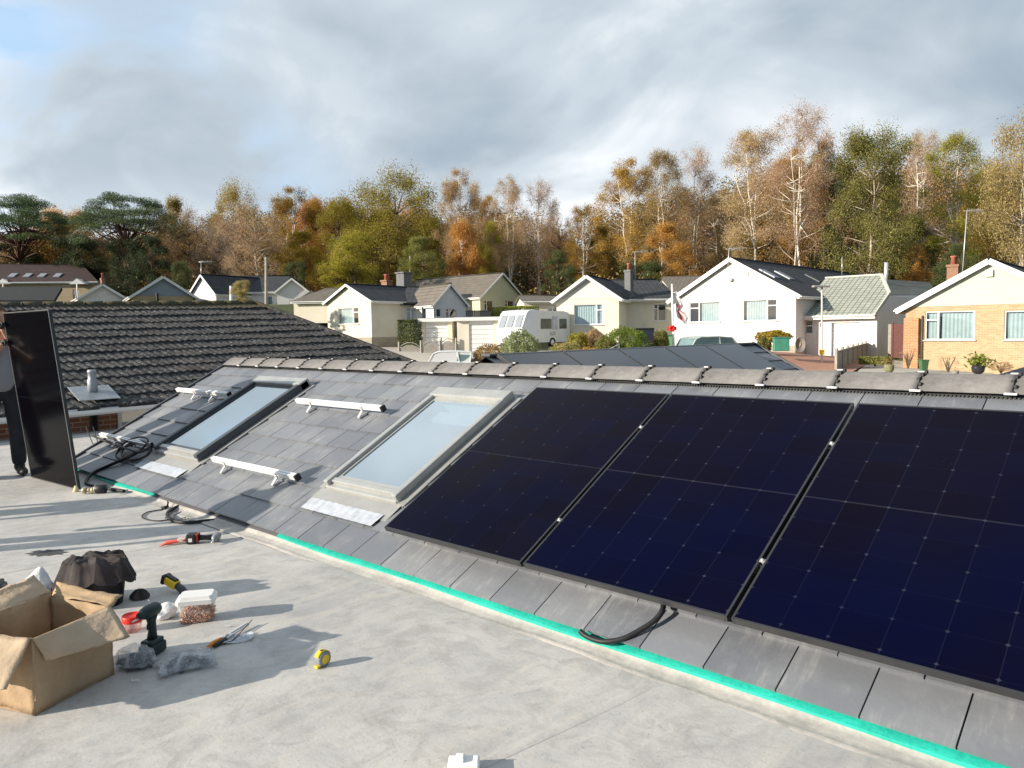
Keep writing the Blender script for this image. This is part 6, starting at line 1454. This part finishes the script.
for k in range(330):
    p=c+X_*rd.uniform(-.07,.07)+Y_*rd.uniform(-.052,.052)+Z1*(.05+rd.uniform(0,.014)) if k%2 else c+X_*rd.uniform(-.071,.071)-Y_*.0515+Z1*rd.uniform(.005,.055)
    if k%7==0: p=c+X_*.0735+Y_*rd.uniform(-.05,.05)+Z1*rd.uniform(.005,.05)
    d_=Vector((rd.uniform(-1,1),rd.uniform(-1,1),rd.uniform(-.5,.5))).normalized(); m.tube([p-d_*.009,p+d_*.009],.0022,4,sm=False); m.lathe(p+d_*.009,[(0,0),(.005,.0),(0,.001)],6)
m.build('copper_nails',pm('copper',(.62,.27,.16),.35,.3,60,metal=.6,c2=(.8,.42,.26)),tb)
# red tub
c=G(133,632); rt_=thing('red_tub','small clear tub with a bright red lid beside the cardboard box','tub',tuple(c))
m=MB(); m.lathe(c,[(.036,0),(.046,.055),(.046,.058)],20); m.build('tub',mat_poly('pink_clear_plastic',(.70,.30,.28),.45,.2),rt_)
m=MB(); m.lathe(c,[(.049,.050),(.050,.052),(.050,.080),(.046,.084),(.044,.076),(0,.074)],24); m.build('lid',M_red,rt_)
# impact driver standing on its battery
c=G(153,655); dr_=thing('impact_driver','dark teal-black impact driver standing upright on its battery','power tool',tuple(c)); f_=(rgt*-.25-away*.97).normalized(); s_=f_.cross(Z1).normalized(); ax=(s_,f_,Z1); M_tool=pm('teal_black_plastic',(.015,.032,.034),.45,.2,20)
m=MB(); m.box(c+Z1*.028,.075,.11,.052,ax,bev=.012); m.box(c+Z1*.062,.062,.09,.022,ax,bev=.008); m.build('battery',M_tool,dr_)
m=MB(); m.tube([c+Z1*.07,c+Z1*.11-f_*.004,c+Z1*.155-f_*.0,c+Z1*.18],[.024,.0185,.020,.028],12); m.build('handle',M_tool,dr_)
m=MB(); m.lathe(c+Z1*.205-f_*.05,[(0,0),(.024,.004),(.031,.02),(.031,.075),(.026,.10),(.016,.118),(.016,.128),(0,.128)],16,(s_,Z1,f_)); m.build('motor_housing',M_tool,dr_)
m=MB(); m.tube([c+Z1*.195+f_*.07,c+Z1*.195+f_*.12],.004,6); m.tube([c+Z1*.225,c+Z1*.255+s_*.01],.002,5); m.build('bit',M_alu,dr_)
m=MB(); m.box(c+Z1*.135+f_*.022,.012,.012,.026,ax,bev=.003); m.build('trigger',M_rubber,dr_)
# yellow and black work light lying on its side
c=G(176,594); yl=thing('work_light','yellow and black cordless work light leaning behind the lidded tub','work light',tuple(c)); d_=(rgt*-.75+away*.30+Z1*.30).normalized(); s_=d_.cross(Z1).normalized(); n_=s_.cross(d_)
m=MB(); q=c+Z1*.045+away*.01; m.box(q+d_*.035,.05,.085,.045,(s_,d_,n_),bev=.008); m.build('yellow_body',M_yel,yl); m=MB(); m.box(q+d_*.082,.058,.026,.055,(s_,d_,n_),bev=.006); m.box(q+d_*.045+n_*.026,.03,.085,.012,(s_,d_,n_),bev=.003); m.build('black_battery',M_black,yl)
m=MB(); m.box(q+d_*.096,.03,.004,.028,(s_,d_,n_)); m.build('yellow_plate',M_yel,yl)
m=MB(); m.tube([q-d_*.005,q-d_*.04-Z1*.005,q-d_*.07-Z1*.025,q-d_*.075-Z1*.05],[.02,.022,.024,.018],10); m.build('neck',M_dgrey,yl)
# angle impact tool with red straps
c=G(192,542); it=thing('drill','black cordless drill lying on its side with red straps trailing from it','power tool',tuple(c)); d_=(rgt*.98+away*.12).normalized(); s_=Vector((-d_.y,d_.x,0))
m=MB(); m.box(c+Z1*.036,.066,.085,.07,(d_,s_,Z1),bev=.010); m.build('battery',M_black,it)
m=MB(); m.box(c+Z1*.032-s_*.0435,.026,.002,.026,(d_,s_,Z1)); m.build('battery_label',pm('white_label',(.7,.7,.7),.5,.05,9),it)
m=MB(); m.box(c+Z1*.04+d_*.042,.018,.07,.062,(d_,s_,Z1),bev=.006); m.build('red_collar',pm('dark_red_plastic',(.35,.03,.02),.4,.1,9),it)
m=MB(); m.tube([c+d_*.045+Z1*.04,c+d_*.09+Z1*.036,c+d_*.145+Z1*.036],[.024,.018,.02],12); m.build('handle',M_black,it)
m=MB(); h=c+d_*.165+Z1*.034; m.tube([h-s_*.05,h-s_*.02,h+s_*.04,h+s_*.07],[.012,.026,.030,.022],14); m.build('motor_housing',pm('silver_grey',(.30,.30,.31),.35,.15,20,metal=.5),it); m=MB(); m.tube([h-s_*.05,h-s_*.10-Z1*.012],.007,6); m.build('bit',M_alu,it)
m=MB()
for (o1,o2,w) in ((0.0,-.02,.012),(.018,.03,.010),(-.02,-.055,.008)):
    pts=[c-d_*.03+s_*o1+Z1*.03,c-d_*.08+s_*(o1+.01)+Z1*.022,c-d_*.13+s_*o2*.6+Z1*.016,c-d_*.165+s_*o2+Z1*.014,c-d_*.20+s_*(o2*1.5)+Z1*.008]; m.tube(pts,[w,w*.9,w*.8,w*.7,w*.4],6)
m.build('red_straps',pm('red_webbing',(.72,.10,.06),.7,.15,30),it)
m=MB(); m.box(c-d_*.065+Z1*.028,.06,.04,.03,(d_,s_,Z1),bev=.006); m.build('clear_clip',pm('pinkish_plastic',(.65,.50,.46),.4,.1,9),it)
# pliers on a clear sheet
c=G(236,641); m=MB(); sheetp=[]
X2=(rgt*.95+away*.3).normalized(); Y2=Vector((-X2.y,X2.x,0)); n=12; vs=[]
for i in range(n+1):
    for j in range(n+1): u=i/n*2-1; v=j/n*2-1; vs.append(c+X2*(u*.085*(1-.15*v*v))+Y2*(v*.060*(1-.15*u*u))+Z1*(.004+.004*(1+math.sin(u*4+v*3))*abs(u)))
m.raw(vs,[(i*(n+1)+j,(i+1)*(n+1)+j,(i+1)*(n+1)+j+1,i*(n+1)+j+1) for i in range(n) for j in range(n)],0,True); mesh_thing(m,'plastic_packet',mat_poly('clear_packet',(.66,.72,.78),.95,.15),'clear plastic packet lying flat beneath the pliers','packet',tuple(c))
pl_=thing('pliers','long-handled crimping pliers with orange and black grips','pliers',tuple(c)); a=G(209,652); b=G(246,630); d_=(b-a).normalized(); s_=Vector((-d_.y,d_.x,0)); L_=(b-a).length
m=MB(); m.tube([a+Z1*.012+s_*.008,a+d_*.05+Z1*.014+s_*.014,a+d_*.10+Z1*.014+s_*.008],[.007,.011,.008],10); m.build('orange_grip',M_orange,pl_)
m=MB(); m.tube([a-s_*.012+Z1*.010+d_*.02,a+d_*.07+Z1*.012-s_*.012,a+d_*.13+Z1*.012-s_*.004],[.006,.010,.008],10); m.build('black_grip',M_black,pl_)
m=MB(); m.box(a+d_*.135+Z1*.014,.05,.03,.010,(d_,s_,Z1),bev=.003); m.beam(a+d_*.15+Z1*.016+s_*.008,b+d_*.02+Z1*.020+s_*.004,.010,.007); m.beam(a+d_*.15+Z1*.012-s_*.006,b+d_*.01+Z1*.014-s_*.008,.008,.007); m.lathe(a+d_*.135+Z1*.018,[(.009,0),(.009,.006),(0,.007)],12); m.build('jaws',M_alu,pl_)
m=MB(); m.tube([a+d_*.06+Z1*.01-s_*.03,a+d_*.11+Z1*.006-s_*.045,a+d_*.17+Z1*.01-s_*.035,b+d_*.045+Z1*.025-s_*.005],.0022,5); m.build('spring_wire',M_rubber,pl_)
# tape measure
c=G(323,667); tm=thing('tape_measure','round yellow and grey tape measure standing alone on the felt','tape measure',tuple(c)); n_=(rgt*.80-away*.60).normalized(); u_=Vector((-n_.y,n_.x,0))
prof=[(0,0),(.024,0),(.033,.005),(.034,.012),(.034,.030),(.033,.037),(.024,.042),(0,.042)]
m=MB(); m.lathe(c+Z1*.034-n_*.021,prof,26,(u_,Z1,n_)); m.build('case',pm('grey_rubber',(.22,.24,.26),.5,.15,20),tm)
m=MB(); m.lathe(c+Z1*.034+n_*.019,[(0,.003),(.02,.003),(.022,0)],22,(u_,Z1,n_)); 
vs=[]
for i in range(13):
    a_=math.radians(20+i*11.5)
    for w in (-.013,.013): 
        for rr in (.0345,.0375): vs.append(c+Z1*.034+u_*(rr*math.cos(a_))+Z1*(rr*math.sin(a_))+n_*w)
fs=[]
for i in range(12): o=i*4; q=o+4; fs+=[(o,q,q+1,o+1),(o+2,o+3,q+3,q+2),(o+1,q+1,q+3,o+3),(o,o+2,q+2,q)]
fs+=[(0,1,3,2),(48,50,51,49)]
m.raw(vs,fs,0,True); m.build('yellow_shell',M_yel,tm)
m=MB(); m.box(c+Z1*.070-u_*.004,.014,.012,.006,(u_,n_,Z1),bev=.002); m.build('lock_button',M_black,tm)
m=MB(); m.box(c-u_*.030+Z1*.006,.022,.024,.010,(u_,n_,Z1),bev=.002); m.build('tape_hook',M_yel,tm)
m=MB(); m.tube([c-n_*.022+Z1*.05-u_*.012,c-n_*.024+Z1*.03-u_*.020,c-n_*.022+Z1*.012-u_*.012],.004,6); m.build('wrist_loop',M_black,tm)
# tape rolls / fittings by the panel foot
c=G(97,494); tr_=thing('pipe_fitting','brass and black pipe fitting lying by the foot of the upright panel','fitting',tuple(c)); d_=(rgt*.99+away*.1).normalized(); s_=Vector((-d_.y,d_.x,0))
m=MB(); 
for o_,r1 in ((-.13,.030),(-.085,.022),(-.05,.030)): m.lathe(c+d_*o_+Z1*.032,[(0,0),(r1*.8,0),(r1,.008),(r1,.030),(r1*.7,.036),(0,.036)],14,(s_,Z1,d_))
m.build('brass_body',pm('pale_brass',(.50,.42,.26),.4,.2,20,metal=.5),tr_)
m=MB(); m.lathe(c+d_*-.005+Z1*.040,[(0,0),(.040,0),(.045,.006),(.045,.075),(.036,.09),(0,.09)],16,(s_,Z1,d_)); m.build('black_cap',M_black,tr_); m=MB(); m.lathe(c+d_*-.016+Z1*.040,[(0,0),(.036,0),(.042,.006),(.042,.012),(0,.012)],16,(s_,Z1,d_)); m.build('white_ring',M_silverf,tr_)
# white polystyrene piece at the bottom edge, white scraps
c=G(464,770); m=MB(); m.box(c+Z1*.022,.105,.06,.044,(rgt,away,Z1),bev=.006); m.box(c+Z1*.048-rgt*.012,.030,.045,.016,(rgt,away,Z1),bev=.005); mesh_thing(m,'foam_block',pm('white_foam',(.82,.82,.80),.8,.03,9),'white foam block at the bottom edge of the photo','foam block',tuple(c))
for i,(px,py,s,lab) in enumerate(((135,683,.022,'thin white paper scrap on the felt in front of the clear bags'),(505,759,.010,'tiny pale chip near the bottom edge, right of the white foam'),(264,641,.010,'tiny bright curl of plastic right of the pliers'),(228,629,.016,'white paper sliver behind the pliers'))):
    c=G(px,py); m=MB(); vs=[]
    for k in range(7):
        for w in (-1,1): vs.append(c+rgt*(s*(k/3-1))+away*(w*s*.16+.003*math.sin(k*2))+Z1*(.004+.006*abs(math.sin(k*1.7+i))))
    m.raw(vs,[(2*k,2*k+2,2*k+3,2*k+1) for k in range(6)],0,True); mesh_thing(m,'paper_scrap',pm('scrap_white',(.75,.74,.70),.7,.1,20),lab,'scrap',tuple(c))
# dark damp patch
c=G(47,553); m=MB(); rd=random.Random(2); n=26; m.face([c+rgt*(.12*math.cos(2*math.pi*i/n)*(1+.25*math.sin(i*1.9)))+away*(.075*math.sin(2*math.pi*i/n)*(1+.3*math.sin(i*2.7))) for i in range(n)]); m.v=[(a,b,fz(a,b)+.003) for a,b,_ in m.v]
tag(m.build('puddle',pm('damp_felt',(.13,.13,.13),.25,.15,9,spec=.6)),kind='structure')
# ---------------- cables
def cable(name,label,pts,r_,mat=None,n=8,rep=3,group=None,smooth=True):
    pts=[Vector(p) for p in pts]
    if smooth:
        out=[]
        for i in range(len(pts)-1):
            p0=pts[max(i-1,0)];p1=pts[i];p2=pts[i+1];p3=pts[min(i+2,len(pts)-1)]
            for k in range(8):
                t=k/8; out.append(.5*((2*p1)+(p2-p0)*t+(2*p0-5*p1+4*p2-p3)*t*t+(3*p1-p0-3*p2+p3)*t*t*t))
        out.append(pts[-1]); pts=out
    m=MB(); m.tube(pts,r_,n); return mesh_thing(m,name,mat or M_rubber,label,'cable',tuple(pts[0]),0,group)
# conduit loop on the felt by the eaves
L1=[(232,523.5),(214,513.5),(196,508),(180,508),(169,513),(168,518),(176,522.5),(190,523.5),(210,521.5),(230,521.5)]
cable('cable_conduit','thick black corrugated conduit looped on the felt by the eaves',[G(*p,.016) for p in L1],.014)
cable('thin_cable','thin black cable curling left of the conduit loop',[G(*p,.006) for p in ((172,519),(160,521),(148,520),(142,517),(147,513),(157,511),(166,509))]+[G(168,507,.05)],.005)
cable('thin_cable','thin grey cable tangle inside the conduit loop',[G(*p,.008) for p in ((165,519),(172,513),(182,511),(190,515),(180,519),(174,516),(186,511),(194,513),(188,519),(178,520))],.0035,pm('grey_cable',(.16,.15,.14),.5,.2,9))
c=G(165,509); m=MB(); m.tube([c+Z1*.012-rgt*.03,c+Z1*.02+rgt*.03],.011,8); m.tube([c+rgt*.02+Z1*.02,c+rgt*.03+Z1*.06],.008,6); mesh_thing(m,'cable_plug',M_rubber,'small black plug on the end of the thin cable','plug',tuple(c))
# loop hanging from under the solar panels
def RW(px,py,w): return roofpt(px,py,w)
pts=[RW(640,590,.04),RW(660,598,.05),RW(663,608,.06),RW(655,620,.045),RW(640,630,.035),RW(622,639,.028),RW(603,641.5,.026),RW(588,637,.026),RW(580,631,.04)]
cable('cable_conduit','black conduit loop hanging out beneath the middle solar panel over the green tape',pts,.0125)
# tangle on the low left rail
pts=[RW(93,436,.03),RW(110,443,.05),RW(128,449,.09),RW(140,452,.10),RW(150,446,.12),RW(140,441,.10),RW(126,446,.08),RW(122,455,.05),RW(132,460,.04),RW(146,456,.06),RW(152,448,.10)]
cable('cable_tangle','black connector cables tangled around the low left rail',pts,.012)
pts=[RW(118,450,.05),RW(127,441,.10),RW(141,437,.12),RW(148,441,.12),RW(138,452,.08),RW(124,459,.045),RW(116,456,.04),RW(121,449,.07),RW(134,444,.11)]
cable('cable_tangle','second coil of black cable beneath the low left rail',pts,.010)
pts=[RW(138,452,.07),RW(124,459,.045),RW(108,466,.03),RW(95,472,.03),RW(88,478,.03),RW(87,484,.035),RW(97,487,.03),RW(110,489,.03),RW(124,491,.025)]
cable('cable_conduit','thick black conduit running down the slates behind the upright panel',pts,.017)
for k,(p0,lab) in enumerate((((86,432),'left thin cable rising from the rail tangle towards the neighbour wall'),((93,432),'right thin cable rising from the rail tangle towards the neighbour wall'))):
    a=at(p0[0],p0[1]-5,9.8); q=RW(118,447,.05); mid=(a+q)/2-Z1*.14; cable('thin_cable',lab,[a,a.lerp(mid,.5)-Z1*.10,mid,mid.lerp(q,.6)-Z1*.01,q],.006)
